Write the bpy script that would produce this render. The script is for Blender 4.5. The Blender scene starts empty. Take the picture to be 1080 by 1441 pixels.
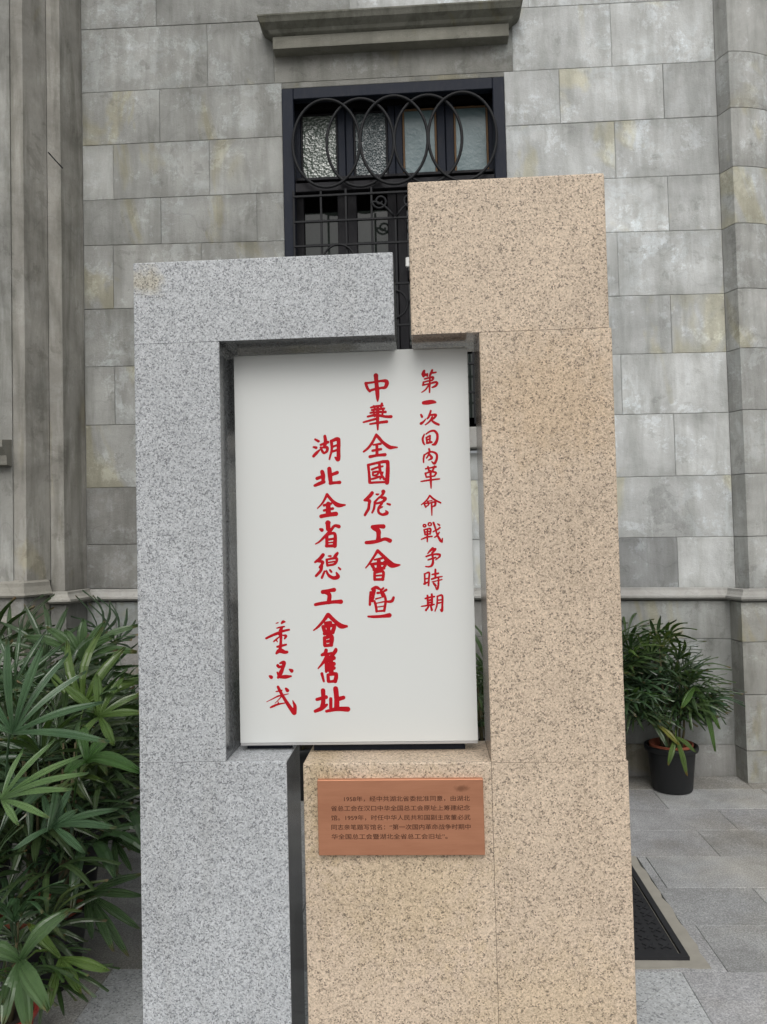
import bpy, bmesh, math, random
import numpy as np
from mathutils import Vector, Matrix

S = bpy.context.scene
COL = S.collection
random.seed(7)
rad = math.radians

# ------------------------------------------------------------------ camera, sky, sun, exposure
cam_d = bpy.data.cameras.new('camera')
cam = bpy.data.objects.new('camera', cam_d); COL.objects.link(cam)
cam_d.sensor_fit = 'VERTICAL'; cam_d.sensor_height = 36.0
cam_d.lens = 36.0 * 1082.0 / 1441.0
cam_d.clip_start = 0.05; cam_d.clip_end = 400
R_ = (0.9982776, 0.0535497, -0.0239614); U_ = (0.0257093, -0.0321945, 0.9991509); B_ = (0.0527328, -0.9980461, -0.0335158)
cam.matrix_world = Matrix(((R_[0], U_[0], B_[0], 0), (R_[1], U_[1], B_[1], 0), (R_[2], U_[2], B_[2], 1.5), (0, 0, 0, 1)))
S.camera = cam

SUN_EL, SUN_AZ = 48.0, 176.0           # veiled sun behind the camera, a little to the right
w = bpy.data.worlds.new('World'); S.world = w; w.use_nodes = True
nt = w.node_tree; bg = nt.nodes['Background']
sky = nt.nodes.new('ShaderNodeTexSky'); sky.sky_type = 'NISHITA'; sky.sun_disc = False
sky.sun_elevation = rad(SUN_EL); sky.sun_rotation = rad(SUN_AZ); sky.dust_density = 6.0; sky.air_density = 1.0
hs = nt.nodes.new('ShaderNodeHueSaturation'); hs.inputs['Saturation'].default_value = 0.22
nt.links.new(sky.outputs[0], hs.inputs['Color']); nt.links.new(hs.outputs[0], bg.inputs['Color'])
bg.inputs['Strength'].default_value = 0.108
sd = bpy.data.lights.new('sun', 'SUN'); sd.energy = 0.98; sd.angle = rad(50); sd.color = (1.0, 0.975, 0.94)
sun = bpy.data.objects.new('sun', sd); COL.objects.link(sun)
d = Vector((-0.06, 0.82, -0.92)).normalized()      # direction the light travels
sun.rotation_euler = d.to_track_quat('-Z', 'Y').to_euler()
S.view_settings.view_transform = 'Standard'; S.view_settings.look = 'None'
S.view_settings.exposure = 0.0; S.view_settings.gamma = 1.0
S.view_settings.use_curve_mapping = False

# ------------------------------------------------------------------ helpers
def link(name, me, mats=None, parent=None, loc=None):
    o = bpy.data.objects.new(name, me); COL.objects.link(o)
    if mats is not None:
        for m in (mats if isinstance(mats, (list, tuple)) else [mats]):
            me.materials.append(m)
    if parent: o.parent = parent
    if loc: o.location = loc
    return o
def empty(name, label, cat, loc=(0, 0, 0), group=None):
    o = bpy.data.objects.new(name, None); COL.objects.link(o); o.location = loc
    o['label'] = label; o['category'] = cat
    if group: o['group'] = group
    return o
def from_bm(name, bm, mats, parent=None, smooth=False, bevel=0.0, seg=1):
    if bevel:
        bmesh.ops.bevel(bm, geom=list(bm.edges), offset=bevel, segments=seg, profile=0.5, affect='EDGES', clamp_overlap=True)
    bmesh.ops.recalc_face_normals(bm, faces=bm.faces)
    me = bpy.data.meshes.new(name); bm.to_mesh(me); bm.free()
    if smooth:
        for p in me.polygons: p.use_smooth = True
    return link(name, me, mats, parent)
def add_box(bm, x0, x1, y0, y1, z0, z1):
    v = [bm.verts.new(p) for p in ((x0,y0,z0),(x1,y0,z0),(x1,y1,z0),(x0,y1,z0),(x0,y0,z1),(x1,y0,z1),(x1,y1,z1),(x0,y1,z1))]
    for f in ((0,1,5,4),(1,2,6,5),(2,3,7,6),(3,0,4,7),(4,5,6,7),(3,2,1,0)): bm.faces.new([v[i] for i in f])
    return v
def box(name, x0, x1, y0, y1, z0, z1, mats, parent=None, bevel=0.0, seg=1):
    bm = bmesh.new(); add_box(bm, x0, x1, y0, y1, z0, z1)
    return from_bm(name, bm, mats, parent, bevel=bevel, seg=seg)
def tube(bm, pts, r, closed=False, n=8, ry=None, taper=None):
    """sweep of a round bar along a polyline"""
    pts = [Vector(p) for p in pts]; rings = []; m = len(pts); up0 = Vector((0, 1, 0.01))
    for i, p in enumerate(pts):
        a = pts[(i - 1) % m] if (closed or i > 0) else p
        b = pts[(i + 1) % m] if (closed or i < m - 1) else p
        t = (b - a).normalized()
        s = t.cross(up0)
        if s.length < 1e-3: s = t.cross(Vector((1, 0, 0)))
        s.normalize(); q = s.cross(t).normalized()
        rr = r * (taper[i] if taper else 1.0); r2 = (ry if ry else r) * (taper[i] if taper else 1.0)
        rings.append([bm.verts.new(p + s * rr * math.cos(2*math.pi*k/n) + q * r2 * math.sin(2*math.pi*k/n)) for k in range(n)])
    for i in range(m if closed else m - 1):
        A, B = rings[i], rings[(i + 1) % m]
        for k in range(n): bm.faces.new((A[k], A[(k+1) % n], B[(k+1) % n], B[k]))
    if not closed:
        bm.faces.new(rings[0][::-1]); bm.faces.new(rings[-1])
def lathe(bm, prof, c, n=36):
    rings = []
    for r, z in prof:
        rings.append([bm.verts.new((c[0] + r*math.cos(2*math.pi*k/n), c[1] + r*math.sin(2*math.pi*k/n), c[2] + z)) for k in range(n)])
    for A, B in zip(rings, rings[1:]):
        for k in range(n): bm.faces.new((A[k], A[(k+1) % n], B[(k+1) % n], B[k]))
    return rings

# ------------------------------------------------------------------ materials
class NT:
    def __init__(s, name):
        s.m = bpy.data.materials.new(name); s.m.use_nodes = True; s.t = s.m.node_tree
        s.b = s.t.nodes['Principled BSDF']
    def n(s, typ, **kw):
        x = s.t.nodes.new(typ)
        for k, v in kw.items():
            if k.startswith('i_'):
                key = k[2:]; key = int(key) if key.isdigit() else key
                x.inputs[key].default_value = v
            else: setattr(x, k, v)
        return x
    def l(s, a, b): s.t.links.new(a, b)
    def val(s, sock, v):
        if hasattr(v, 'is_linked') or hasattr(v, 'links'): s.l(v, sock)
        else: sock.default_value = v
    def mix(s, f, a, b, mode='MIX'):
        x = s.n('ShaderNodeMix', data_type='RGBA', blend_type=mode)
        s.val(x.inputs[0], f); s.val(x.inputs[6], a); s.val(x.inputs[7], b); return x.outputs[2]
    def math(s, op, a, b=0.5, c=0.0):
        x = s.n('ShaderNodeMath', operation=op); s.val(x.inputs[0], a); s.val(x.inputs[1], b)
        if op in ('MULTIPLY_ADD',): s.val(x.inputs[2], c)
        return x.outputs[0]
    def ramp(s, f, stops, interp='LINEAR'):
        x = s.n('ShaderNodeValToRGB'); s.l(f, x.inputs[0]); x.color_ramp.interpolation = interp
        e = x.color_ramp.elements
        while len(e) < len(stops): e.new(0.5)
        for q, (p, c) in zip(e, stops):
            q.position = p; q.color = (c, c, c, 1) if isinstance(c, (int, float)) else (*c, 1)
        return x.outputs[0]
    def pos(s, scale=(1, 1, 1), per_object=0.0):
        g = s.n('ShaderNodeNewGeometry'); out = g.outputs['Position']
        if per_object:
            oi = s.n('ShaderNodeObjectInfo'); v = s.n('ShaderNodeVectorMath', operation='SCALE')
            cx = s.n('ShaderNodeCombineXYZ'); s.l(oi.outputs['Random'], cx.inputs[0]); s.l(oi.outputs['Random'], cx.inputs[2])
            s.l(cx.outputs[0], v.inputs[0]); v.inputs['Scale'].default_value = per_object
            a = s.n('ShaderNodeVectorMath', operation='ADD'); s.l(out, a.inputs[0]); s.l(v.outputs[0], a.inputs[1]); out = a.outputs[0]
        m = s.n('ShaderNodeVectorMath', operation='MULTIPLY'); s.l(out, m.inputs[0]); m.inputs[1].default_value = scale
        return m.outputs[0]
    def noise(s, vec, scale, detail=4, rough=0.55, dist=0.0):
        x = s.n('ShaderNodeTexNoise'); s.l(vec, x.inputs['Vector'])
        x.inputs['Scale'].default_value = scale; x.inputs['Detail'].default_value = detail
        x.inputs['Roughness'].default_value = rough; x.inputs['Distortion'].default_value = dist
        return x.outputs['Fac']
    def vor(s, vec, scale, feature='F1', out='Distance', rnd=1.0):
        x = s.n('ShaderNodeTexVoronoi', feature=feature); s.l(vec, x.inputs['Vector'])
        x.inputs['Scale'].default_value = scale; x.inputs['Randomness'].default_value = rnd
        return x.outputs[out]
    def bump(s, h, strength, dist):
        x = s.n('ShaderNodeBump'); s.l(h, x.inputs['Height']); x.inputs['Strength'].default_value = strength
        x.inputs['Distance'].default_value = dist; s.l(x.outputs[0], s.b.inputs['Normal']); return x
    def base(s, c, rough=0.6, metal=0.0, spec=0.5):
        s.val(s.b.inputs['Base Color'], c if not isinstance(c, tuple) or len(c) == 4 else (*c, 1))
        s.val(s.b.inputs['Roughness'], rough); s.b.inputs['Metallic'].default_value = metal
        s.b.inputs['Specular IOR Level'].default_value = spec
        return s.m

def simple(name, c, rough=0.6, metal=0.0, spec=0.5, var=0.15, scale=20):
    t = NT(name); p = t.pos()
    f = t.noise(p, scale, 5)
    col = t.mix(f, (*[x*(1-var) for x in c], 1), (*[min(1, x*(1+var)) for x in c], 1))
    rg = t.math('MULTIPLY_ADD', f, 0.25, rough - 0.12)
    return t.base(col, rg, metal, spec)

def granite(name, light, mid, dark, accent, scale=330, dens=0.0, stain=None, rough=0.55, mul=1.0, patch=(0.93, 1.05)):
    t = NT(name); p = t.pos(per_object=3.0)
    wob = t.n('ShaderNodeTexNoise'); t.l(p, wob.inputs['Vector']); wob.inputs['Scale'].default_value = scale*0.7; wob.inputs['Detail'].default_value = 2
    wv = t.n('ShaderNodeVectorMath', operation='SCALE'); t.l(wob.outputs['Color'], wv.inputs[0]); wv.inputs['Scale'].default_value = 1.6/scale
    pa = t.n('ShaderNodeVectorMath', operation='ADD'); t.l(p, pa.inputs[0]); t.l(wv.outputs[0], pa.inputs[1]); q = pa.outputs[0]
    def cell(sc):
        x = t.n('ShaderNodeTexVoronoi', feature='F1'); t.l(q, x.inputs['Vector']); x.inputs['Scale'].default_value = sc
        sp = t.n('ShaderNodeSeparateColor'); t.l(x.outputs['Color'], sp.inputs[0]); return sp.outputs[0], sp.outputs[1]
    a, a2 = cell(scale*0.62); b, b2 = cell(scale*1.1)
    clump = t.noise(p, scale*0.16, 3)
    sel = t.math('ADD', a, t.math('MULTIPLY', t.math('SUBTRACT', clump, 0.5), 0.9))
    col = t.ramp(sel, [(0.0, dark), (0.13+dens, dark), (0.22+dens, mid), (0.36+dens, mid), (0.48+dens, light), (1.0, light)])
    col = t.mix(t.ramp(b, [(0.0, 1.0), (0.18, 1.0), (0.24, 0.0)]), col, (*mid, 1))
    col = t.mix(t.math('MULTIPLY', t.ramp(b2, [(0.0, 0.0), (0.80, 0.0), (0.86, 1.0)]), 0.7), col, (*accent, 1))
    col = t.mix(t.ramp(a2, [(0.0, 1.0), (0.10, 1.0), (0.14, 0.0)]), col, (*[min(1, x*1.12) for x in light], 1))
    big = t.noise(p, 2.3, 5, 0.6)
    br = t.ramp(big, [(0.3, patch[0]), (0.7, patch[1])])
    col = t.mix(1.0, col, br, 'MULTIPLY')
    col = t.mix(1.0, col, t.ramp(t.noise(p, 11, 6, 0.7), [(0.3, 0.93), (0.7, 1.05)]), 'MULTIPLY')
    run = t.noise(t.pos((1, 1, 0.06)), 14, 5, 0.65)                     # faint water runs and hand grime
    col = t.mix(t.ramp(run, [(0.56, 0.0), (0.72, 0.55)]), col, t.mix(1.0, col, (0.88, 0.865, 0.84, 1), 'MULTIPLY'))
    if stain:
        for (c3, r3, colr, amt) in stain:
            g = t.n('ShaderNodeNewGeometry'); dv = t.n('ShaderNodeVectorMath', operation='SUBTRACT')
            t.l(g.outputs['Position'], dv.inputs[0]); dv.inputs[1].default_value = c3
            sc = t.n('ShaderNodeVectorMath', operation='DIVIDE'); t.l(dv.outputs[0], sc.inputs[0]); sc.inputs[1].default_value = r3
            ln = t.n('ShaderNodeVectorMath', operation='LENGTH'); t.l(sc.outputs[0], ln.inputs[0])
            nn = t.noise(t.pos(), 28, 5, 0.65)
            f = t.math('ADD', ln.outputs['Value'], t.math('MULTIPLY', t.math('SUBTRACT', nn, 0.5), 1.7))
            f = t.math('MULTIPLY', t.ramp(f, [(0.35, 1.0), (1.0, 0.0)]), amt)
            col = t.mix(f, col, t.mix(1.0, col, (*colr, 1), 'MULTIPLY'))
    if mul != 1.0: col = t.mix(1.0, col, (mul, mul, mul*1.02, 1), 'MULTIPLY')
    t.bump(t.math('ADD', a, b), 0.25 if rough > 0.3 else 0.03, 0.0006)
    return t.base(col, rough, 0.0, 0.4)

GREY = granite('grey_granite', (0.51, 0.532, 0.55), (0.355, 0.372, 0.387), (0.175, 0.183, 0.195), (0.39, 0.415, 0.45),
               scale=450, dens=0.06, stain=[((-0.765, 2.1, 2.235), (0.065, 0.3, 0.055), (0.88, 0.78, 0.58), 0.75)])
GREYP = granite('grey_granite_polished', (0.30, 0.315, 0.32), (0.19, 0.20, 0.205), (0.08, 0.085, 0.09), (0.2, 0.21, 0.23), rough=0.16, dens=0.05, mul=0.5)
BEIGE = granite('beige_granite', (0.635, 0.52, 0.40), (0.455, 0.365, 0.275), (0.19, 0.152, 0.118), (0.565, 0.46, 0.35), scale=430, dens=0.0,
                stain=[((0.36, 2.1, 1.86), (0.26, 0.3, 0.22), (0.90, 0.84, 0.74), 0.65), ((-0.08, 2.1, 0.60), (0.3, 0.3, 0.32), (0.93, 0.91, 0.82), 0.8),
                       ((0.30, 2.1, 0.18), (0.35, 0.3, 0.3), (0.95, 0.93, 0.85), 0.7), ((-0.3, 2.1, 0.8), (0.08, 0.3, 0.25), (0.82, 0.80, 0.66), 0.7)])
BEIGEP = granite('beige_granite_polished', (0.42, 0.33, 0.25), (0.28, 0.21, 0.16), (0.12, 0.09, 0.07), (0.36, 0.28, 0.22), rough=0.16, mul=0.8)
APRON = granite('pale_granite_paving', (0.50, 0.52, 0.53), (0.40, 0.415, 0.42), (0.24, 0.25, 0.26), (0.44, 0.46, 0.48), scale=260, rough=0.7)

def wall_mat(name, base1, base2, streak=0.5, lich=0.5, warm=0.3, po=9.0):
    t = NT(name); p = t.pos(per_object=po); ps = t.pos((1, 1, 0.13), per_object=po)
    cloud = t.noise(p, 2.2, 8, 0.62, 0.5)
    col = t.mix(t.ramp(cloud, [(0.28, 0.0), (0.72, 1.0)]), (*base1, 1), (*base2, 1))
    st = t.noise(ps, 11, 6, 0.62, 0.3)                                   # rain streaks
    col = t.mix(t.math('MULTIPLY', t.ramp(st, [(0.36, 1.0), (0.55, 0.0)]), streak), col, t.mix(1.0, col, (0.66, 0.66, 0.64, 1), 'MULTIPLY'))
    st2 = t.noise(ps, 23, 5, 0.6)
    col = t.mix(t.math('MULTIPLY', t.ramp(st2, [(0.56, 0.0), (0.7, 1.0)]), streak*0.55), col, t.mix(1.0, col, (1.30, 1.32, 1.36, 1), 'MULTIPLY'))
    wm = t.noise(t.pos((1, 1, 0.5), per_object=po), 1.7, 4, 0.6, 1.0)      # ochre damp patches
    col = t.mix(t.math('MULTIPLY', t.ramp(wm, [(0.58, 0.0), (0.64, 1.0)]), warm), col, t.mix(1.0, col, (1.03, 0.97, 0.76, 1), 'MULTIPLY'))
    li = t.math('ADD', t.noise(p, 3.1, 10, 0.78, 0.2), t.math('MULTIPLY', t.math('SUBTRACT', t.noise(p, 75, 4, 0.8), 0.5), 0.14))                                    # pale efflorescence with frayed edges
    col = t.mix(t.math('MULTIPLY', t.ramp(li, [(0.55, 0.0), (0.585, 1.0)]), lich), col, t.mix(1.0, col, (1.29, 1.32, 1.36, 1), 'MULTIPLY'))
    l2 = t.noise(p, 7.0, 12, 0.78, 0.3)
    l2m = t.noise(p, 1.1, 3, 0.5)
    col = t.mix(t.math('MULTIPLY', t.math('MULTIPLY', t.ramp(l2, [(0.50, 0.0), (0.535, 1.0)]), t.ramp(l2m, [(0.48, 0.0), (0.58, 1.0)])), lich), col, t.mix(1.0, col, (1.17, 1.20, 1.23, 1), 'MULTIPLY'))
    dk = t.noise(p, 4.3, 10, 0.75, 0.4)
    col = t.mix(t.math('MULTIPLY', t.ramp(dk, [(0.385, 1.0), (0.42, 0.0)]), 0.65), col, t.mix(1.0, col, (0.72, 0.72, 0.71, 1), 'MULTIPLY'))
    sk = t.noise(p, 120, 3, 0.7)
    col = t.mix(t.ramp(sk, [(0.28, 0.35), (0.40, 0.0)]), col, t.mix(1.0, col, (0.55, 0.55, 0.55, 1), 'MULTIPLY'))
    wq = t.n('ShaderNodeTexNoise'); t.l(p, wq.inputs['Vector']); wq.inputs['Scale'].default_value = 3.0
    wv = t.n('ShaderNodeVectorMath', operation='SCALE'); t.l(wq.outputs['Color'], wv.inputs[0]); wv.inputs['Scale'].default_value = 0.6
    pa = t.n('ShaderNodeVectorMath', operation='ADD'); t.l(p, pa.inputs[0]); t.l(wv.outputs[0], pa.inputs[1])
    cr = t.vor(pa.outputs[0], 2.0, 'DISTANCE_TO_EDGE')                    # healed cracks
    mask = t.ramp(t.noise(p, 1.3, 2), [(0.5, 0.0), (0.6, 1.0)])
    col = t.mix(t.math('MULTIPLY', t.math('MULTIPLY', t.ramp(cr, [(0.0, 1.0), (0.016, 0.0)]), mask), 0.28), col, t.mix(1.0, col, (0.6, 0.6, 0.6, 1), 'MULTIPLY'))
    tc = t.n('ShaderNodeTexCoord'); sx = t.n('ShaderNodeSeparateXYZ'); t.l(tc.outputs['Generated'], sx.inputs[0])   # grime creeping in from the joints
    if po:
        ex = t.math('MINIMUM', sx.outputs[0], t.math('SUBTRACT', 1.0, sx.outputs[0])); ez = t.math('MINIMUM', sx.outputs[2], t.math('SUBTRACT', 1.0, sx.outputs[2]))
        ed = t.math('ADD', t.math('MINIMUM', t.math('MULTIPLY', ex, 1.6), ez), t.math('MULTIPLY', t.math('SUBTRACT', t.noise(p, 6, 7, 0.7), 0.5), 0.55))
        col = t.mix(t.math('MULTIPLY', t.ramp(ed, [(0.02, 1.0), (0.24, 0.0)]), 0.38), col, t.mix(1.0, col, (0.70, 0.70, 0.685, 1), 'MULTIPLY'))
    oi = t.n('ShaderNodeObjectInfo'); col = t.mix(1.0, col, oi.outputs['Color'], 'MULTIPLY')
    h = t.math('ADD', t.math('MULTIPLY', t.noise(p, 60, 6, 0.7), 0.6), t.math('MULTIPLY', li, 1.2))
    h = t.math('ADD', h, t.math('MULTIPLY', t.noise(p, 190, 4, 0.8), 0.5)); t.bump(h, 0.75, 0.007)
    return t.base(col, 0.88, 0.0, 0.25)
STONE = wall_mat('weathered_stone', (0.225, 0.232, 0.230), (0.40, 0.412, 0.412), streak=0.6, lich=0.8, warm=0.75)
PIER = wall_mat('streaked_render', (0.185, 0.183, 0.170), (0.39, 0.387, 0.365), streak=1.0, lich=0.35, warm=0.6, po=0.0)
TRIM = wall_mat('pale_moulding_stone', (0.31, 0.305, 0.29), (0.44, 0.435, 0.41), streak=0.3, lich=0.3, warm=0.3)
HOOD = wall_mat('mossy_hood_stone', (0.15, 0.152, 0.125), (0.25, 0.25, 0.22), streak=1.0, lich=0.15, warm=0.9)
MORTAR = simple('joint_mortar', (0.26, 0.26, 0.25), 0.95, spec=0.1)

def paving_mat():
    t = NT('flamed_granite_paving'); p = t.pos(per_object=11.0)
    g, _ = None, None
    fine = t.noise(p, 170, 3, 0.75)
    col = t.ramp(fine, [(0.30, (0.185, 0.19, 0.193)), (0.48, (0.30, 0.306, 0.31)), (0.66, (0.48, 0.488, 0.495))])
    cl = t.noise(p, 3.5, 8, 0.7, 0.4)
    col = t.mix(t.ramp(cl, [(0.3, 0.0), (0.75, 1.0)]), t.mix(1.0, col, (0.72, 0.72, 0.71, 1), 'MULTIPLY'), t.mix(1.0, col, (1.30, 1.31, 1.32, 1), 'MULTIPLY'))
    pw = t.noise(t.pos(), 0.9, 5, 0.6)
    col = t.mix(t.ramp(pw, [(0.5, 0.0), (0.62, 0.6)]), col, t.mix(1.0, col, (0.95, 0.88, 0.76, 1), 'MULTIPLY'))
    oi = t.n('ShaderNodeObjectInfo'); col = t.mix(1.0, col, oi.outputs['Color'], 'MULTIPLY')
    sp = t.noise(t.pos((1, 1, 1)), 26, 8, 0.8)
    col = t.mix(t.ramp(sp, [(0.56, 0.0), (0.66, 0.5)]), col, t.mix(1.0, col, (1.35, 1.35, 1.35, 1), 'MULTIPLY'))
    t.bump(t.math('ADD', fine, cl), 0.6, 0.003)
    return t.base(col, 0.75, 0.0, 0.35)
PAVE = paving_mat()
GROUND = simple('dirty_mortar_bed', (0.22, 0.215, 0.20), 0.95, spec=0.1, scale=9)
CEMENT = simple('beige_cement_patch', (0.33, 0.315, 0.275), 0.9, spec=0.2, var=0.22, scale=14)

def painted(name, c, rough=0.35):
    t = NT(name); p = t.pos()
    f = t.noise(p, 7, 6, 0.7); col = t.mix(f, (*[x*0.7 for x in c], 1), (*[x*1.3 for x in c], 1))
    dust = t.ramp(t.noise(t.pos((1, 1, 0.3)), 40, 5, 0.7), [(0.5, 0.0), (0.75, 0.22)])
    col = t.mix(dust, col, (0.055, 0.055, 0.056, 1))
    t.bump(t.noise(p, 90, 3), 0.3, 0.001)
    return t.base(col, t.math('MULTIPLY_ADD', f, 0.3, rough), 0.0, 0.2)
FRAME = painted('blue_black_window_paint', (0.012, 0.016, 0.027), 0.45)
TIMBER = painted('dark_timber_paint', (0.013, 0.013, 0.016), 0.45)
IRON = painted('wrought_iron_paint', (0.015, 0.016, 0.018), 0.42)
BARE = painted('scuffed_brown_wood', (0.16, 0.10, 0.055), 0.6)
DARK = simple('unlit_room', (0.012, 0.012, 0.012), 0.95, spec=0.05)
def glass_mat(name, c, c2, bscale, bstr, rough, voron=False, spec=0.5):
    t = NT(name); p = t.pos()
    f = t.noise(p, 9, 5, 0.7, 0.5)
    col = t.mix(f, (*c, 1), (*c2, 1))
    h = t.vor(p, bscale, 'SMOOTH_F1') if voron else t.noise(p, bscale, 3, 0.6)
    t.bump(h, bstr, 0.01)
    return t.base(col, rough, 0.0, spec)
G_SPARK = glass_mat('pebbled_glass', (0.075, 0.10, 0.085), (0.16, 0.19, 0.165), 62, 1.0, 0.10, True, 1.0)
G_DIM = glass_mat('rippled_glass', (0.055, 0.075, 0.08), (0.09, 0.115, 0.12), 80, 0.9, 0.18, True, 0.7)
G_TEAL = glass_mat('frosted_teal_glass', (0.085, 0.14, 0.155), (0.13, 0.195, 0.205), 35, 0.35, 0.35)
G_CLEAR = glass_mat('dusty_dark_glass', (0.010, 0.014, 0.012), (0.030, 0.038, 0.034), 2, 0.02, 0.06)

WHITE = simple('white_enamel', (0.665, 0.685, 0.672), 0.33, var=0.012, scale=1.5)
ALU = simple('aluminium_edge', (0.46, 0.46, 0.46), 0.4, metal=0.3, var=0.05)
RED = simple('red_engraved_paint', (0.44, 0.006, 0.014), 0.55, spec=0.15, var=0.25, scale=45)
def copper_mat():
    t = NT('brushed_copper'); p = t.pos((1, 1, 30))
    br = t.noise(p, 9, 6, 0.7)
    q = t.pos((0.35, 1, 1.6)); cl = t.noise(q, 16, 6, 0.65, 0.6)
    col = t.mix(br, (0.52, 0.235, 0.135, 1), (0.60, 0.285, 0.17, 1))
    col = t.mix(t.ramp(cl, [(0.35, 0.45), (0.55, 0.0)]), col, (0.47, 0.20, 0.115, 1))
    col = t.mix(t.ramp(t.noise(t.pos((0.5, 1, 2)), 9, 7, 0.7), [(0.62, 0.0), (0.72, 0.3)]), col, (0.40, 0.21, 0.11, 1))
    g = t.n('ShaderNodeNewGeometry'); dv = t.n('ShaderNodeVectorMath', operation='SUBTRACT'); t.l(g.outputs['Position'], dv.inputs[0]); dv.inputs[1].default_value = (0.082, 2.085, 0.826)
    sc = t.n('ShaderNodeVectorMath', operation='DIVIDE'); t.l(dv.outputs[0], sc.inputs[0]); sc.inputs[1].default_value = (0.026, 1, 0.010)
    ln = t.n('ShaderNodeVectorMath', operation='LENGTH'); t.l(sc.outputs[0], ln.inputs[0])
    f = t.math('ADD', ln.outputs['Value'], t.math('MULTIPLY', t.math('SUBTRACT', t.noise(t.pos(), 90, 4), 0.5), 1.2))
    col = t.mix(t.ramp(f, [(0.3, 0.6), (1.1, 0.0)]), col, (0.16, 0.065, 0.035, 1))
    t.bump(br, 0.12, 0.0005)
    return t.base(col, t.math('MULTIPLY_ADD', cl, 0.25, 0.30), 0.6, 0.5)
COPPER = copper_mat()
INK = simple('etched_brown_lettering', (0.085, 0.035, 0.022), 0.7, spec=0.2)

def leaf_mat():
    t = NT('palm_leaf'); oi = t.n('ShaderNodeObjectInfo')
    at = t.n('ShaderNodeAttribute', attribute_name='vein', attribute_type='GEOMETRY')
    p = t.pos()
    f = t.noise(p, 14, 4, 0.6)
    a = t.mix(f, (0.024, 0.052, 0.023, 1), (0.066, 0.112, 0.045, 1))
    ylw = t.ramp(oi.outputs['Random'], [(0.0, 0.0), (0.72, 0.0), (0.93, 0.7), (1.0, 0.9)])
    a = t.mix(ylw, a, t.mix(f, (0.050, 0.095, 0.022, 1), (0.10, 0.145, 0.036, 1)))
    tip = at.outputs['Color']; sp = t.n('ShaderNodeSeparateColor'); t.l(tip, sp.inputs[0])
    a = t.mix(t.math('MULTIPLY', t.ramp(sp.outputs[1], [(0.90, 0.0), (1.0, 1.0)]), t.ramp(f, [(0.5, 0.0), (0.6, 0.9)])), a, (0.16, 0.10, 0.045, 1))
    ridge = t.math('MULTIPLY', t.ramp(sp.outputs[0], [(0.0, 1.0), (0.16, 0.0)]), 0.35)
    a = t.mix(ridge, a, t.mix(1.0, a, (1.9, 1.75, 1.7, 1), 'MULTIPLY'))
    a = t.mix(1.0, a, oi.outputs['Color'], 'MULTIPLY')
    m = t.base(a, t.math('MULTIPLY_ADD', f, 0.2, 0.24), 0.0, 0.7)
    t.b.inputs['Transmission Weight'].default_value = 0.0
    # a little light passes through the blade
    tr = t.n('ShaderNodeBsdfTranslucent'); t.l(t.mix(1.0, a, (1.3, 1.5, 0.6, 1), 'MULTIPLY'), tr.inputs['Color'])
    mx = t.n('ShaderNodeMixShader', i_0=0.22); t.l(t.b.outputs[0], mx.inputs[1]); t.l(tr.outputs[0], mx.inputs[2])
    t.l(mx.outputs[0], t.t.nodes['Material Output'].inputs['Surface'])
    return m
LEAF = leaf_mat()
STEM = simple('fibrous_cane', (0.085, 0.075, 0.035), 0.8, var=0.4, scale=60)
POT = simple('black_plastic_pot', (0.010, 0.011, 0.012), 0.5, var=0.3)
TERRA = simple('terracotta', (0.30, 0.085, 0.045), 0.8, var=0.25)
REDPOT = simple('red_glazed_pot', (0.36, 0.05, 0.035), 0.45, var=0.2)
SOIL = simple('dark_soil', (0.03, 0.022, 0.016), 1.0, var=0.5, scale=80)
CAST = painted('cast_iron_cover_metal', (0.028, 0.029, 0.032), 0.4)
CERAMIC = simple('white_ceramic', (0.75, 0.76, 0.74), 0.3)

# ------------------------------------------------------------------ ground and paving
me = bpy.data.meshes.new('ground'); me.from_pydata([(-120, -150, -0.014), (120, -150, -0.014), (120, 60, -0.014), (-120, 60, -0.014)], [], [(0, 1, 2, 3)])
g = link('ground', me, GROUND); g['kind'] = 'structure'
pav = bpy.data.objects.new('pavement', None); COL.objects.link(pav); pav['kind'] = 'structure'
def slab(pts, mat, parent, name='paving_slab', h=0.012, top=0.0, ch=0.0016, gap=0.0011):
    c = Vector((sum(p[0] for p in pts)/len(pts), sum(p[1] for p in pts)/len(pts)))
    bm = bmesh.new()
    def ring(off, z):
        r = []
        for p in pts:
            v = Vector(p) - c; r.append(bm.verts.new((c.x + v.x - math.copysign(off, v.x), c.y + v.y - math.copysign(off, v.y), z)))
        return r
    lo, mi, hi = ring(gap, top - h), ring(gap, top - ch), ring(gap + ch, top)
    n = len(pts)
    for A, B in ((lo, mi), (mi, hi)):
        for k in range(n): bm.faces.new((A[k], A[(k+1) % n], B[(k+1) % n], B[k]))
    bm.faces.new(hi)
    return from_bm(name, bm, mat, parent)
AX0, AX1, AY1, AY0 = -1.14, 0.834, 2.712, 1.42
ylines = [4.60, 4.28, 3.98, 3.66, 3.345, 3.033, 2.716, 2.40, 2.09, 1.78, 1.47, 1.16, 0.85, 0.54]
offs = [1.90, 1.53, 1.32, 0.98, 1.33, 0.99, 1.45, 1.15, 1.42, 1.12, 1.40, 1.1, 1.5]
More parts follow.
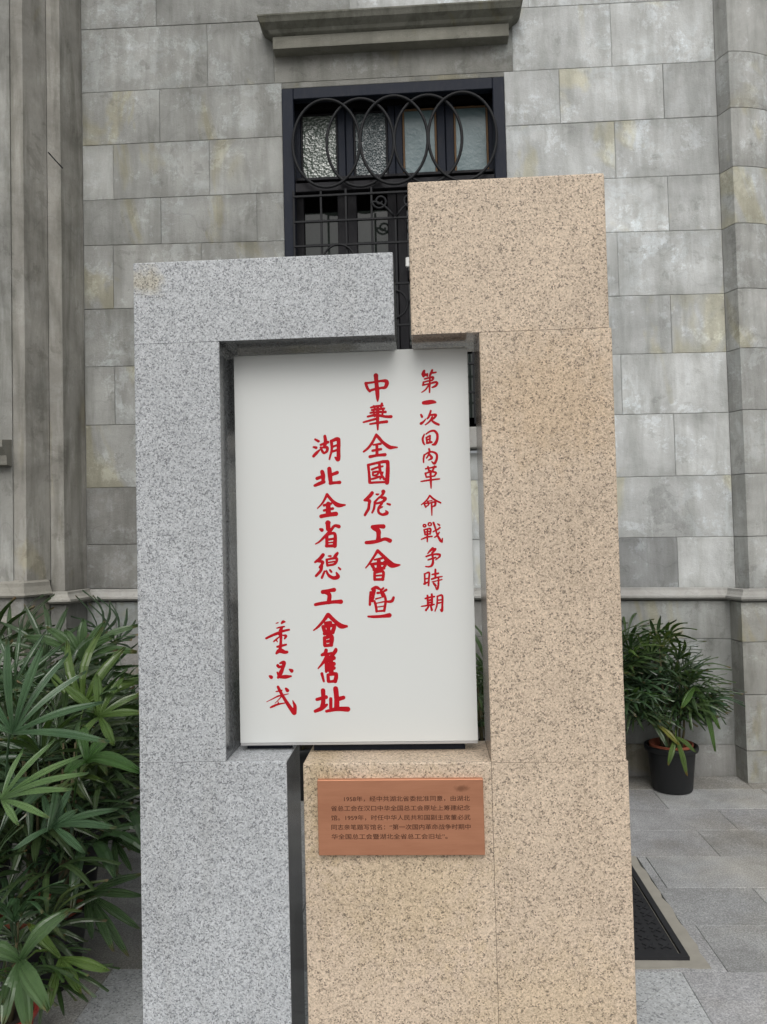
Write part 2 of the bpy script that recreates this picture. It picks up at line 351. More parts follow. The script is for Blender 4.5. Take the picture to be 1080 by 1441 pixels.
for i in range(len(ylines) - 1):
    y1, y0 = ylines[i], ylines[i+1]
    k0 = int((-3.6 - offs[i]) / 0.62)
    for k in range(k0, 12):
        x0 = offs[i] + 0.62*k; x1 = x0 + 0.62
        if x0 > 3.9: continue
        segs = [(x0, x1)]
        if y1 <= 2.72 and y0 > AY0 - 0.02:
            segs = []
            if x0 < AX0: segs.append((x0, min(x1, AX0)))
            if x1 > AX1: segs.append((max(x0, AX1), x1))
        elif y1 <= 2.72 and y1 > AY0:
            pass
        if 2.76 < y1 and y0 < 3.62 and y0 > 2.75:      # opening left for the drain cover and its frame
            ns = []
            for a, b in segs:
                if b <= 0.22 or a >= 0.94: ns.append((a, b)); continue
                if a < 0.22: ns.append((a, 0.22))
                if b > 0.94: ns.append((0.94, b))
            segs = ns
        for a, b in segs:
            if b - a < 0.03: continue
            o = slab([(a, y0), (b, y0), (b, y1), (a, y1)], PAVE, pav, top=random.uniform(-0.0012, 0.0012))
            s = random.uniform(0.90, 1.12); o.color = (s, s*random.uniform(0.985, 1.0), s*random.uniform(0.97, 1.0), 1)
for x0, x1 in ((-3.6, -2.05), (-2.05, -0.6), (-0.6, 0.7), (0.7, 1.86), (1.86, 3.4)):
    o = slab([(x0, 4.60), (x1, 4.60), (x1, 4.9), (x0, 4.9)], PAVE, pav); o.color = (0.86, 0.83, 0.78, 1)
# pale mitred border and field under the monument
BW = 0.40
for pts in ([(AX0, AY1), (AX0+BW, AY1-BW), (AX1-BW, AY1-BW), (AX1, AY1)], [(AX0, AY0), (AX1, AY0), (AX1-BW, AY0+BW), (AX0+BW, AY0+BW)],
            [(AX0, AY0), (AX0+BW, AY0+BW), (AX0+BW, AY1-BW), (AX0, AY1)], [(AX1, AY0), (AX1, AY1), (AX1-BW, AY1-BW), (AX1-BW, AY0+BW)],
            [(AX0+BW, AY0+BW), (AX1-BW, AY0+BW), (AX1-BW, AY1-BW), (AX0+BW, AY1-BW)]):
    slab(pts, APRON, pav, top=0.002)

# cement repair round the drain cover
bm = bmesh.new(); outer = []; inner = []
px0, px1, py0, py1 = 0.225, 0.93, 2.735, 3.655
def edge_pts(x0, y0, x1, y1, n, amp):
    return [(x0 + (x1-x0)*i/n + random.uniform(-amp, amp), y0 + (y1-y0)*i/n + random.uniform(-amp, amp)) for i in range(n)]
ol = edge_pts(px0, py0, px1+0.012, py0, 14, 0.006) + edge_pts(px1+0.012, py0, px1, py1, 18, 0.006) + edge_pts(px1, py1, px0, py1, 14, 0.006) + edge_pts(px0, py1, px0, py0, 18, 0.006)
vs = [bm.verts.new((x, y, 0.0035)) for x, y in ol]; vb = [bm.verts.new((x, y, -0.013)) for x, y in ol]
bm.faces.new(vs)
for k in range(len(vs)): bm.faces.new((vb[k], vb[(k+1) % len(vs)], vs[(k+1) % len(vs)], vs[k]))
from_bm('cement_patch', bm, CEMENT, pav)
gr = empty('drain_cover', 'black iron drain cover set in the paving behind the beige pillar', 'drain cover', (0.58, 3.2, 0))
def rel(o, par):
    o.parent = par; o.matrix_parent_inverse = Matrix.Translation(-par.location); return o
gx0, gx1, gy0, gy1 = 0.28, 0.884, 2.78, 3.60
rel(box('cover_plate', gx0+0.028, gx1-0.028, gy0+0.028, gy1-0.028, 0.0037, 0.010, CAST), gr)
bm = bmesh.new()
for b in ((gx0, gx1, gy0, gy0+0.022), (gx0, gx1, gy1-0.022, gy1), (gx0, gx0+0.022, gy0+0.022, gy1-0.022), (gx1-0.022, gx1, gy0+0.022, gy1-0.022)):
    add_box(bm, b[0], b[1], b[2], b[3], 0.0037, 0.016)
rel(from_bm('rim', bm, CAST), gr)
bm = bmesh.new(); st = 0.058
ny = int((gy1-gy0-0.07)/st); nx = int((gx1-gx0-0.07)/st)
for i in range(nx):
    for j in range(ny):
        cx_, cy_ = gx0+0.05+st*(i+0.5), gy0+0.05+st*(j+0.5)
        for s in (1, -1):
            L, W = 0.024, 0.0055; dx, dy = 0.7071, 0.7071*s
            q = [(cx_-dx*L-dy*W*0.7, cy_-dy*L+dx*W*0.7), (cx_-dx*L+dy*W*0.7, cy_-dy*L-dx*W*0.7), (cx_+dx*L+dy*W*0.7, cy_+dy*L-dx*W*0.7), (cx_+dx*L-dy*W*0.7, cy_+dy*L+dx*W*0.7)]
            zt = 0.0145 + (0.0003 if s > 0 else 0)
            t4 = [bm.verts.new((x, y, zt)) for x, y in q]; b4 = [bm.verts.new((x, y, 0.0095)) for x, y in q]
            bm.faces.new(t4)
            for k in range(4): bm.faces.new((b4[k], b4[(k+1) % 4], t4[(k+1) % 4], t4[k]))
o = rel(from_bm('crossed_rib', bm, CAST), gr); o['kind'] = 'stuff'

# ------------------------------------------------------------------ the stone building
bld = empty('stone_building', 'old weathered grey stone building facade with barred window rising behind the granite monument', 'building')
XL, XR = -2.18, 1.905
LN = [(0, 0), (.25, .19), (.60, .52), (.93, .83), (1.135, 1.065), (1.217, 1.14), (1.50, 1.456), (1.867, 1.837), (2.275, 2.226), (2.656, 2.605), (3.035, 2.973),
      (3.455, 3.377), (3.755, 3.731), (4.12, 4.10), (4.475, 4.454), (4.90, 4.86), (5.28, 5.25), (5.68, 5.65), (6.08, 6.05), (6.48, 6.45)]
def zl(i, x): a, b = LN[i]; return a + (b - a) * (x - XL) / (XR - XL)
WX0, WX1, WZ0, WZ1 = -0.853, 0.581, 2.02, 4.428
joints = {0: [-1.4, -0.5, 0.5, 1.35], 1: [-1.75, -0.9, 0.1, 0.9], 2: [-1.4, -0.5, 0.5], 3: [-1.983, -0.9, 0.1, 1.0], 5: [-1.3, -0.4, 0.6, 1.56], 6: [-1.7, -0.8, 0.2, 0.95],
          7: [-1.35, -0.45, 0.7, 1.568], 8: [-1.983, -1.3, 1.255], 9: [-1.5, 1.574], 10: [-1.983, -1.4, 1.259], 11: [-1.662, -1.031, 1.583],
          12: [-1.974, -1.337, 1.266], 13: [-1.661, 0.929, 1.579], 14: [-1.339, -0.90, 0.64, 1.264], 15: [-1.675, -0.4, 0.75, 1.5], 16: [-1.3, 0.2, 1.2], 17: [-1.6, -0.3, 0.9], 18: [-1.2, 0.1, 1.3]}
def stone_block(x0, x1, zf0, zf1, Y, mat, parent=bld, name='stone', depth=0.05, ch=0.0022, gap=0.0013, tint=None, fx=None):
    """one slightly skewed block; zf0, zf1 give the height of its bottom and top edge at x"""
    gap = gap*random.uniform(0.5, 1.2); a, b = x0 + gap, x1 - gap
    z = [zf0(a) + gap, zf0(b) + gap, zf1(b) - gap, zf1(a) - gap]
    bm = bmesh.new()
    back = [bm.verts.new(p) for p in ((a, Y+depth, z[0]), (b, Y+depth, z[1]), (b, Y+depth, z[2]), (a, Y+depth, z[3]))]
    mid = [bm.verts.new(p) for p in ((a, Y+ch, z[0]), (b, Y+ch, z[1]), (b, Y+ch, z[2]), (a, Y+ch, z[3]))]
    fr = [bm.verts.new(p) for p in ((a+ch, Y, z[0]+ch), (b-ch, Y, z[1]+ch), (b-ch, Y, z[2]-ch), (a+ch, Y, z[3]-ch))]
    for A, B in ((back, mid), (mid, fr)):
        for k in range(4): bm.faces.new((A[k], A[(k+1) % 4], B[(k+1) % 4], B[k]))
    bm.faces.new(fr)
    o = from_bm(name, bm, mat, parent)
    o.color = tint or (1, 1, 1, 1)
    return o
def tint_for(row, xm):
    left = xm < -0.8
    s = random.uniform(0.88, 1.10) * (1.10 if left else 1.74)  # grime and the weaker sky light on the left both put into the tint
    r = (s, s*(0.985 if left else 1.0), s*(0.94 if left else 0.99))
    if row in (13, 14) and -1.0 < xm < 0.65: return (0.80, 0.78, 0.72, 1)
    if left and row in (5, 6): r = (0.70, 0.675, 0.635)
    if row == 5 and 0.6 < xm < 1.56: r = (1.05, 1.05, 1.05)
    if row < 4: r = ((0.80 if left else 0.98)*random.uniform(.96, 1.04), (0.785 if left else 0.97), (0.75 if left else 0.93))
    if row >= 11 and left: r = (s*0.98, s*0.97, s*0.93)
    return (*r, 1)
for i in range(len(LN) - 1):
    if i == 4: continue
    Y = 4.835 if i < 4 else 4.86
    xs = [XL] + joints.get(i, []) + [XR]
    for x0, x1 in zip(xs, xs[1:]):
        pieces = [(x0, x1, 0, 0)]
        zb, zt = zl(i, (x0+x1)/2), zl(i+1, (x0+x1)/2)
        if zt > WZ0 + 0.03 and zb < WZ1 - 0.06 and x1 > WX0 and x0 < WX1:
            pieces = []
            if x0 < WX0 - 0.01: pieces.append((x0, WX0, 0, 0))
            if x1 > WX1 + 0.01: pieces.append((WX1, x1, 0, 0))
            m0, m1 = max(x0, WX0), min(x1, WX1)
            if zb < WZ0 - 0.03: pieces.append((m0, m1, 0, 1))
            if zt > WZ1 + 0.01: pieces.append((m0, m1, 1, 0))
        for a, b, lo, hi in pieces:
            f0 = (lambda x, i=i: zl(i, x)) if not lo else (lambda x: WZ1)
            f1 = (lambda x, i=i: zl(i+1, x)) if not hi else (lambda x: WZ0)
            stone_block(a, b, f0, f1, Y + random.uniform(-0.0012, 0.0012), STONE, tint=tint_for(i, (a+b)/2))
# core wall behind the joints, with the window opening left free
bm = bmesh.new()
for b in ((XL-0.3, WX0, 4.866, 5.25, 0, 6.4), (WX1, XR+0.3, 4.866, 5.25, 0, 6.4), (WX0, WX1, 4.866, 5.25, 0, WZ0), (WX0, WX1, 4.866, 5.25, WZ1, 6.4)):
    add_box(bm, *b)
core = from_bm('wall_core', bm, MORTAR, bld); core.color = (1, 1, 1, 1)
box('parapet', -4.2, 4.2, 4.82, 5.25, 6.4, 6.9, STONE, bld, bevel=0.02)

def extrude_plan(name, plan, z0, z1, mat, gap=0.002, thick=0.06, parent=bld, tint=(1, 1, 1, 1), zf=None, smooth=False):
    """vertical skin following a plan polyline (left to right), with thickness behind it"""
    P = [Vector(p) for p in plan]; bm = bmesh.new(); N = []
    for i in range(len(P)):
        t = (P[min(i+1, len(P)-1)] - P[max(i-1, 0)]).normalized(); N.append(Vector((-t.y, t.x)))
    fl = [bm.verts.new((p.x, p.y, (z0 + gap))) for p in P]; ft = [bm.verts.new((p.x, p.y, z1 - gap)) for p in P]
    bl = [bm.verts.new((p.x+n.x*thick, p.y+n.y*thick, z0 + gap)) for p, n in zip(P, N)]; bt = [bm.verts.new((p.x+n.x*thick, p.y+n.y*thick, z1 - gap)) for p, n in zip(P, N)]
    for i in range(len(P)-1):
        bm.faces.new((fl[i], fl[i+1], ft[i+1], ft[i])); bm.faces.new((bl[i+1], bl[i], bt[i], bt[i+1]))
        bm.faces.new((ft[i], ft[i+1], bt[i+1], bt[i])); bm.faces.new((fl[i+1], fl[i], bl[i], bl[i+1]))
    bm.faces.new((fl[0], ft[0], bt[0], bl[0])); bm.faces.new((fl[-1], bl[-1], bt[-1], ft[-1]))
    o = from_bm(name, bm, mat, parent); o.color = tint
    return o
def sweep_moulding(name, plan, prof, mat, tint=(1, 1, 1, 1), parent=bld, zoff=None):
    """profile (out, z) swept along a plan polyline; out is measured away from the wall"""
    P = [Vector(p) for p in plan]; bm = bmesh.new(); rows = []
    for i in range(len(P)):
        ta = (P[i] - P[i-1]).normalized() if i else None; tb = (P[i+1] - P[i]).normalized() if i < len(P)-1 else None
        ns = [Vector((t.y, -t.x)) for t in (ta, tb) if t is not None]
        n = sum(ns, Vector((0, 0))).normalized(); k = 1 / max(0.4, n.dot(ns[0]))
        dz = zoff[i] if zoff else 0
        rows.append([bm.verts.new((P[i].x + n.x*o*k, P[i].y + n.y*o*k, z + dz)) for o, z in prof])
    for A, B in zip(rows, rows[1:]):
        for j in range(len(prof)): bm.faces.new((A[j], B[j], B[(j+1) % len(prof)], A[(j+1) % len(prof)]))
    bm.faces.new(rows[0]); bm.faces.new(rows[-1][::-1])
    o = from_bm(name, bm, mat, parent); o.color = tint
    return o

# right pilaster: a splay, then a face that curves back
rp = [(1.907, 4.862), (1.950, 4.765)]
for k in range(1, 9):
    u = k/8; rp.append((1.950 + 0.34*u, 4.765 + 0.0*u + 0.115*u*u))
rp.append((3.4, 4.90))
rb = [(1.855, 4.836), (1.868, 4.695), (2.30, 4.69), (3.4, 4.72)]
zr = [1.14, 1.456, 1.837, 2.226, 2.605, 2.973, 3.377, 3.731, 4.10, 4.454, 4.86, 5.25, 5.65, 6.05, 6.4]
for a, b in zip(zr, zr[1:]):
    s = random.uniform(1.30, 1.45)
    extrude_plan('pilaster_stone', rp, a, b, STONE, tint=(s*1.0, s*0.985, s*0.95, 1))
zb = [0, 0.19, 0.52, 0.83, 1.065]
for a, b in zip(zb, zb[1:]):
    s = random.uniform(1.04, 1.12)
    extrude_plan('pilaster_stone', rb, a, b, STONE, tint=(s*0.98, s*0.95, s*0.88, 1))
extrude_plan('pilaster_core', [(p[0]+0.012, p[1]+0.012) for p in rp], 1.1, 6.4, MORTAR, gap=0)
extrude_plan('pilaster_core', [(p[0]+0.012, p[1]+0.012) for p in rb], 0, 1.1, MORTAR, gap=0)
# string course: wall, right pilaster and left splay
prof = [(0.0, 1.07), (0.035, 1.074), (0.050, 1.086), (0.050, 1.098), (0.032, 1.108), (0.018, 1.128), (0.016, 1.142), (0.0, 1.146)]
for (a, b) in ((-2.17, -1.2), (-1.2, -0.2), (-0.2, 0.8), (0.8, 1.855)):
    dza, dzb = zl(4, a) - 1.065, zl(4, b) - 1.065
    sweep_moulding('string_course', [(a+0.001, 4.848), (b-0.001, 4.848)], prof, TRIM, zoff=[dza, dzb], tint=(1, 1, 1, 1))
sweep_moulding('string_course', [(1.856, 4.848), (1.895, 4.71), (2.3, 4.70), (3.4, 4.73)], prof, TRIM, zoff=[0.0]*4)
# left splay and pier of streaked render
lp = [(-4.2, 4.03), (-2.62, 4.03), (-2.60, 4.05), (-2.205, 4.05), (-2.185, 4.03), (-2.135, 4.03), (-2.12, 4.05), (-2.285, 4.60), (-2.225, 4.625), (-2.21, 4.64), (-2.182, 4.861)]
def strip(name, plan, z0, z1, mat, tint): return extrude_plan(name, plan, z0, z1, mat, gap=0, tint=tint, thick=0.08)
strip('pier_face', [(-4.2, 4.41), (-2.52, 4.41), (-2.425, 4.415)], 1.29, 6.4, PIER, (1.06, 1.07, 1.06, 1))
strip('pier_face', [(-2.425, 4.425), (-2.352, 4.43), (-2.289, 4.595)], 1.29, 6.4, PIER, (1.10, 1.08, 1.04, 1))  # facet angled and tinted a little lighter to offset its shade
strip('pier_face', [(-2.287, 4.597), (-2.215, 4.625), (-2.182, 4.862)], 1.13, 6.4, PIER, (1.06, 1.04, 1.0, 1))
strip('pier_base', [(-4.2, 4.39), (-2.35, 4.39), (-2.285, 4.57)], 0, 1.24, STONE, (0.72, 0.69, 0.64, 1))
strip('pier_base', [(-2.28, 4.575), (-2.19, 4.585), (-2.17, 4.838)], 0, 1.14, STONE, (0.72, 0.70, 0.66, 1))
p2 = [(0.0, 1.200), (0.028, 1.204), (0.034, 1.214), (0.024, 1.228), (0.012, 1.262), (0.01, 1.285), (-0.03, 1.302)]
sweep_moulding('string_course', [(-4.2, 4.395), (-2.352, 4.395), (-2.283, 4.56)], p2, TRIM, tint=(0.90, 0.88, 0.82, 1))
sweep_moulding('string_course', [(-2.28, 4.58), (-2.19, 4.59), (-2.165, 4.846)], prof, TRIM, zoff=[0.075]*3, tint=(0.92, 0.91, 0.87, 1))
# ledge and sill of the neighbouring opening on the left pier
sweep_moulding('ledge', [(-3.6, 4.385), (-2.36, 4.385)], [(-0.01, 0.99), (0.05, 1.02), (0.10, 1.065), (0.10, 1.08), (-0.01, 1.095)], TRIM, tint=(1.0, 0.98, 0.91, 1))
sweep_moulding('sill', [(-3.6, 4.41), (-2.428, 4.41)], [(-0.01, 1.975), (0.05, 1.98), (0.055, 2.035), (0.10, 2.08), (0.10, 2.12), (-0.01, 2.135)], TRIM, tint=(0.74, 0.73, 0.68, 1))
bm = bmesh.new(); tube(bm, [(-2.262, 4.56, 3.93), (-2.19, 4.60, 3.845)], 0.004, False, 6); from_bm('wire', bm, IRON, bld)

# hood over the window
hood = bpy.data.objects.new('hood', None)
def mitred(name, x0, x1, Y, prof, mat, parent=bld, tint=(1, 1, 1, 1)):
    bm = bmesh.new(); rings = []
    for o, z in prof:
        rings.append([bm.verts.new(p) for p in ((x0-o, Y+0.02, z), (x0-o, Y-o, z), (x1+o, Y-o, z), (x1+o, Y+0.02, z))])
    for A, B in zip(rings, rings[1:]):
        for k in range(3): bm.faces.new((A[k], A[k+1], B[k+1], B[k]))
    bm.faces.new(rings[0][::-1]); bm.faces.new(rings[-1]); 
    bm.faces.new([r[0] for r in rings] + []) if len(rings) > 2 else None
    o = from_bm(name, bm, mat, parent); o.color = tint; return o
hb = mitred('window_hood', -0.805, 0.525, 4.86, [(0.080, 4.652), (0.080, 4.722), (0.090, 4.726), (0.100, 4.732), (0.112, 4.748), (0.132, 4.762), (0.150, 4.775), (0.160, 4.795), (0.167, 4.806), (0.167, 4.815), (0.02, 4.85)], HOOD)
mitred('hood_fillet', -0.807, 0.527, 4.86, [(0.075, 4.640), (0.083, 4.6415), (0.083, 4.7185), (0.075, 4.7215)], TRIM, tint=(0.62, 0.62, 0.56, 1))

# ------------------------------------------------------------------ window
def part(name, bm, mat, parent, **k): return from_bm(name, bm, mat, parent, **k)
bm = bmesh.new()
for b in ((WX0+0.002, WX0+0.076, 4.842, 4.90, 2.19, 4.419), (WX1-0.076, WX1-0.002, 4.842, 4.90, 2.19, 4.419), (WX0+0.077, WX1-0.077, 4.842, 4.90, 4.345, 4.419)):
    add_box(bm, *b)
win = part('window', bm, FRAME, bld, bevel=0.004)
def sub(name, b, mat, bevel=0.0): return box(name, *b, mat, win, bevel=bevel)
sub('sill', (WX0-0.05, WX1+0.05, 4.79, 4.95, 2.045, 2.178), TRIM, 0.006)
bm = bmesh.new()                                       # reveal boards and dark room
for b in ((WX0+0.003, WX0+0.02, 4.901, 5.19, 2.19, 4.42), (WX1-0.02, WX1-0.003, 4.901, 5.19, 2.19, 4.42), (WX0+0.021, WX1-0.021, 4.901, 5.19, 4.40, 4.42), (WX0+0.021, WX1-0.021, 4.951, 5.19, 2.17, 2.19)):
    add_box(bm, *b)
part('reveal', bm, TIMBER, win)
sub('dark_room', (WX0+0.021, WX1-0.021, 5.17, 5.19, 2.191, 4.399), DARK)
# transom rail
sub('transom', (-0.83, 0.559, 4.93, 5.03, 3.795, 3.862), TIMBER, 0.006)
sub('transom_ledge', (-0.775, 0.503, 4.905, 4.928, 3.838, 3.858), TIMBER, 0.003)
sub('transom_rail', (-0.775, 0.503, 4.845, 4.875, 3.735, 3.795), TIMBER, 0.004)
sub('head_shade_strip', (-0.83, 0.559, 4.985, 5.03, 4.355, 4.399), DARK)  # near-black strip standing in for the soffit shadow at the window head
pan = [(-0.742, -0.522, G_SPARK), (-0.390, -0.191, G_DIM), (-0.064, 0.133, G_TEAL), (0.274, 0.470, G_TEAL)]
prev = -0.83
zt0, zt1 = 3.876, 4.318
edges = []
for k, (a, b, m) in enumerate(pan):
    o = sub('pane', (a, b, 5.008, 5.014, zt0, zt1), m)
    # casement rails round each pane
    fm = BARE if k > 1 else TIMBER
    for bb in ((a-0.014, a-0.001, 4.998, 5.02, zt0-0.01, zt1+0.012), (b+0.001, b+0.014, 4.998, 5.02, zt0-0.01, zt1+0.012), (a-0.001, b+0.001, 4.998, 5.02, zt1+0.001, zt1+0.012)):
        sub('glazing_bead', bb, fm, 0.002)
    edges.append((a-0.015, b+0.015))
sub('casement_stile', (-0.83, edges[0][0], 4.99, 5.03, zt0-0.013, 4.354), FRAME, 0.003)
for (l, r) in ((edges[0][1], edges[1][0]), (edges[1][1], edges[2][0]), (edges[2][1], edges[3][0])):
    mid = (l + r)/2
    sub('casement_stile', (l, mid-0.002, 4.985, 5.03, zt0-0.013, 4.354), FRAME, 0.004)
    sub('casement_stile', (mid+0.002, r, 4.985, 5.03, zt0-0.013, 4.354), FRAME, 0.004)
sub('casement_stile', (edges[3][1], 0.559, 4.99, 5.03, zt0-0.013, 4.354), FRAME, 0.003)
# lower casements
for a, b, m in pan:
    z0 = 2.25
    while z0 < 3.6:
        z1 = min(z0 + 0.46, 3.72)
        sub('pane', (a, b, 5.020, 5.026, z0+0.02, z1-0.02), G_CLEAR); z0 += 0.49
    for q in range(1, 3):
        sub('glazing_bar', (a, b, 5.008, 5.03, 2.25+0.49*q-0.035, 2.25+0.49*q+0.02), TIMBER, 0.003)
for l, r in ((-0.83, -0.744), (-0.520, -0.392), (-0.189, -0.066), (0.135, 0.272), (0.472, 0.559)):
    if r - l > 0.1:
        mid = (l+r)/2; sub('casement_stile', (l, mid-0.002, 4.99, 5.035, 2.2, 3.794), TIMBER, 0.003); sub('casement_stile', (mid+0.002, r, 4.99, 5.035, 2.2, 3.794), TIMBER, 0.003)
    else: sub('casement_stile', (l, r, 4.99, 5.035, 2.2, 3.794), TIMBER, 0.003)
sub('latch', (-0.078, -0.050, 4.885, 4.905, 3.235, 3.30), CERAMIC, 0.006)
# five overlapping iron rings
for k in range(5):
    cx_ = -0.564 + 0.2167*k; bm = bmesh.new()
    pts = [(cx_ + 0.215*math.cos(2*math.pi*i/48), 4.815 + 0.006*((k % 2)*2-1), 4.028 + 0.285*math.sin(2*math.pi*i/48)) for i in range(48)]
    tube(bm, pts, 0.0095, True, 8); part('iron_ring', bm, IRON, win, smooth=True)
GY = 4.823
def bar(x0, z0, x1, z1, r=0.007, name='iron_bar'):
    bm = bmesh.new(); dx = abs(x1-x0) > abs(z1-z0)
    if dx: add_box(bm, x0, x1, GY-0.0085, GY+0.0025, z0-r, z0+r)
    else: add_box(bm, x0-r, x0+r, GY-0.004, GY+0.008, z0, z1)
    return part(name, bm, IRON, win, bevel=0.002)
for z in (3.695, 3.53, 3.372, 3.108, 2.842, 2.58, 2.40): bar(-0.785, z, 0.513, z)
for x in (-0.783, -0.608, -0.448, -0.284, -0.134, 0.012, 0.176, 0.336, 0.511): bar(x, 2.20, x, 3.735 if x not in (-0.134,) else 3.53)
def scroll(cx_, cz, r0, turns, flip, tail):
    pts = []
    n = 40
    for i in range(n+1):
        u = i/n; a = flip*(u*turns*2*math.pi) + (math.pi if flip > 0 else 0); r = 0.010 + (r0-0.010)*u
        pts.append((cx_ + r*math.cos(a), GY-0.012, cz + r*math.sin(a)))
    lx, lz = pts[-1][0], pts[-1][2]
    for i in range(1, 9):
        u = i/8; pts.append((lx + (tail[0]-lx)*u, GY-0.012, lz + (tail[1]-lz)*u*u if tail[1] < lz else lz + (tail[1]-lz)*u))
    bm = bmesh.new(); tube(bm, pts, 0.0075, False, 8); part('iron_scroll', bm, IRON, win, smooth=True)
scroll(-0.229, 3.636, 0.050, 1.5, -1, (-0.145, 3.540)); scroll(-0.04, 3.636, 0.050, 1.5, 1, (-0.124, 3.540))
for cx_, cz in ((-0.160, 2.975), (0.036, 2.975), (-0.31, 2.975), (0.19, 2.975)):
    bm = bmesh.new(); tube(bm, [(cx_+0.088*math.cos(2*math.pi*i/28), GY-0.012, cz+0.088*math.sin(2*math.pi*i/28)) for i in range(28)], 0.007, True, 8)
    part('iron_ring', bm, IRON, win, smooth=True)
for cx_ in (-0.5, 0.25):
    bm = bmesh.new(); tube(bm, [(cx_+0.10*math.cos(math.pi*i/16), GY-0.012, 3.27+0.10*math.sin(math.pi*i/16)) for i in range(17)], 0.007, False, 8)
    part('iron_scroll', bm, IRON, win, smooth=True)

# ------------------------------------------------------------------ monument
def granite_block(name, x0, x1, z0, z1, mats, parent, y0=2.1, y1=2.32, ch=0.005, fine=()):
    bm = bmesh.new(); add_box(bm, x0, x1, y0, y1, z0, z1)
    def on(e):
        for ax, v in fine:
            k = 'xyz'.index(ax)
            if all(abs(q.co[k] - v) < 0.003 for q in e.verts): return True
        return False
    big = [e for e in bm.edges if not on(e)]
    bmesh.ops.bevel(bm, geom=big, offset=ch, segments=2, profile=0.5, affect='EDGES')
    bmesh.ops.recalc_face_normals(bm, faces=bm.faces)
    for f in bm.faces:
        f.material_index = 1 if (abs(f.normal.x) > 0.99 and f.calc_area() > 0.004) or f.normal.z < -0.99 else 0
    me = bpy.data.meshes.new(name); bm.to_mesh(me); bm.free()
    return link(name, me, mats, parent)
gm = empty('grey_granite_frame', 'speckled grey granite pillar with an arm reaching over the left half of the white board', 'monument', (-0.6, 2.2, 0.0))
bmn = empty('beige_granite_frame', 'taller speckled beige granite pillar framing the right side of the white board', 'monument', (0.3, 2.2, 0.0))
J = 0.0006
J = 0.0005
for n_, a, fn, c_ in (('arm', (-0.801, -0.068, 2.0585+J, 2.290), [('z', 2.0585+J)], 0.004), ('shaft', (-0.801, -0.559, 0.898+J, 2.0585-J), [('z', 0.898+J), ('z', 2.0585-J)], 0.004), ('base', (-0.801, -0.392, 0.0025, 0.898-J), [], 0.0026)):
    rel(granite_block(n_, *a, [GREY, GREYP], gm, ch=c_, fine=fn), gm)
for n_, a, fn, c_ in (('arm', (-0.023, 0.516, 2.056+J, 2.484), [('z', 2.056+J)], 0.006), ('shaft', (0.163, 0.5215, 0.889+J, 2.056-J), [('z', 0.889+J), ('z', 2.056-J)], 0.004),
                      ('base', (-0.347, 0.163-J, 0.0025, 0.8905), [('x', 0.163-J)], 0.003), ('base', (0.163+J, 0.526, 0.0025, 0.889-J), [('z', 0.889-J), ('x', 0.163+J)], 0.004)):
    rel(granite_block(n_, *a, [BEIGE, BEIGEP], bmn, ch=c_, fine=fn), bmn)

# white board with calligraphy
bd = empty('calligraphy_board', 'white metal board with red brush calligraphy between the two granite pillars', 'board', (-0.2, 2.22, 0.913))
BX0, BX1, BZ0, BZ1 = -0.543, 0.1355, 0.9135, 2.043
rel(box('face_sheet', BX0, BX1, 2.2, 2.203, BZ0+0.008, BZ1-0.004, WHITE, bevel=0.0008), bd)
rel(box('box_body', BX0+0.0015, BX1-0.0015, 2.2036, 2.245, BZ0, BZ1, WHITE, bevel=0.003, seg=2), bd)
rel(box('bottom_trim', BX0+0.001, BX1-0.001, 2.2005, 2.2034, BZ0+0.0005, BZ0+0.0068, ALU, bevel=0.0006), bd)
for a_, b_, z_ in ((-0.53, -0.40, 0.8980), (-0.335, 0.10, 0.8908)):
    rel(box('gap_shade_rail', a_, b_, 2.228, 2.243, z_, BZ0-0.0003, FRAME, bevel=0.001), bd)  # dark rail added to imitate the shadow gap below the board; also carries it

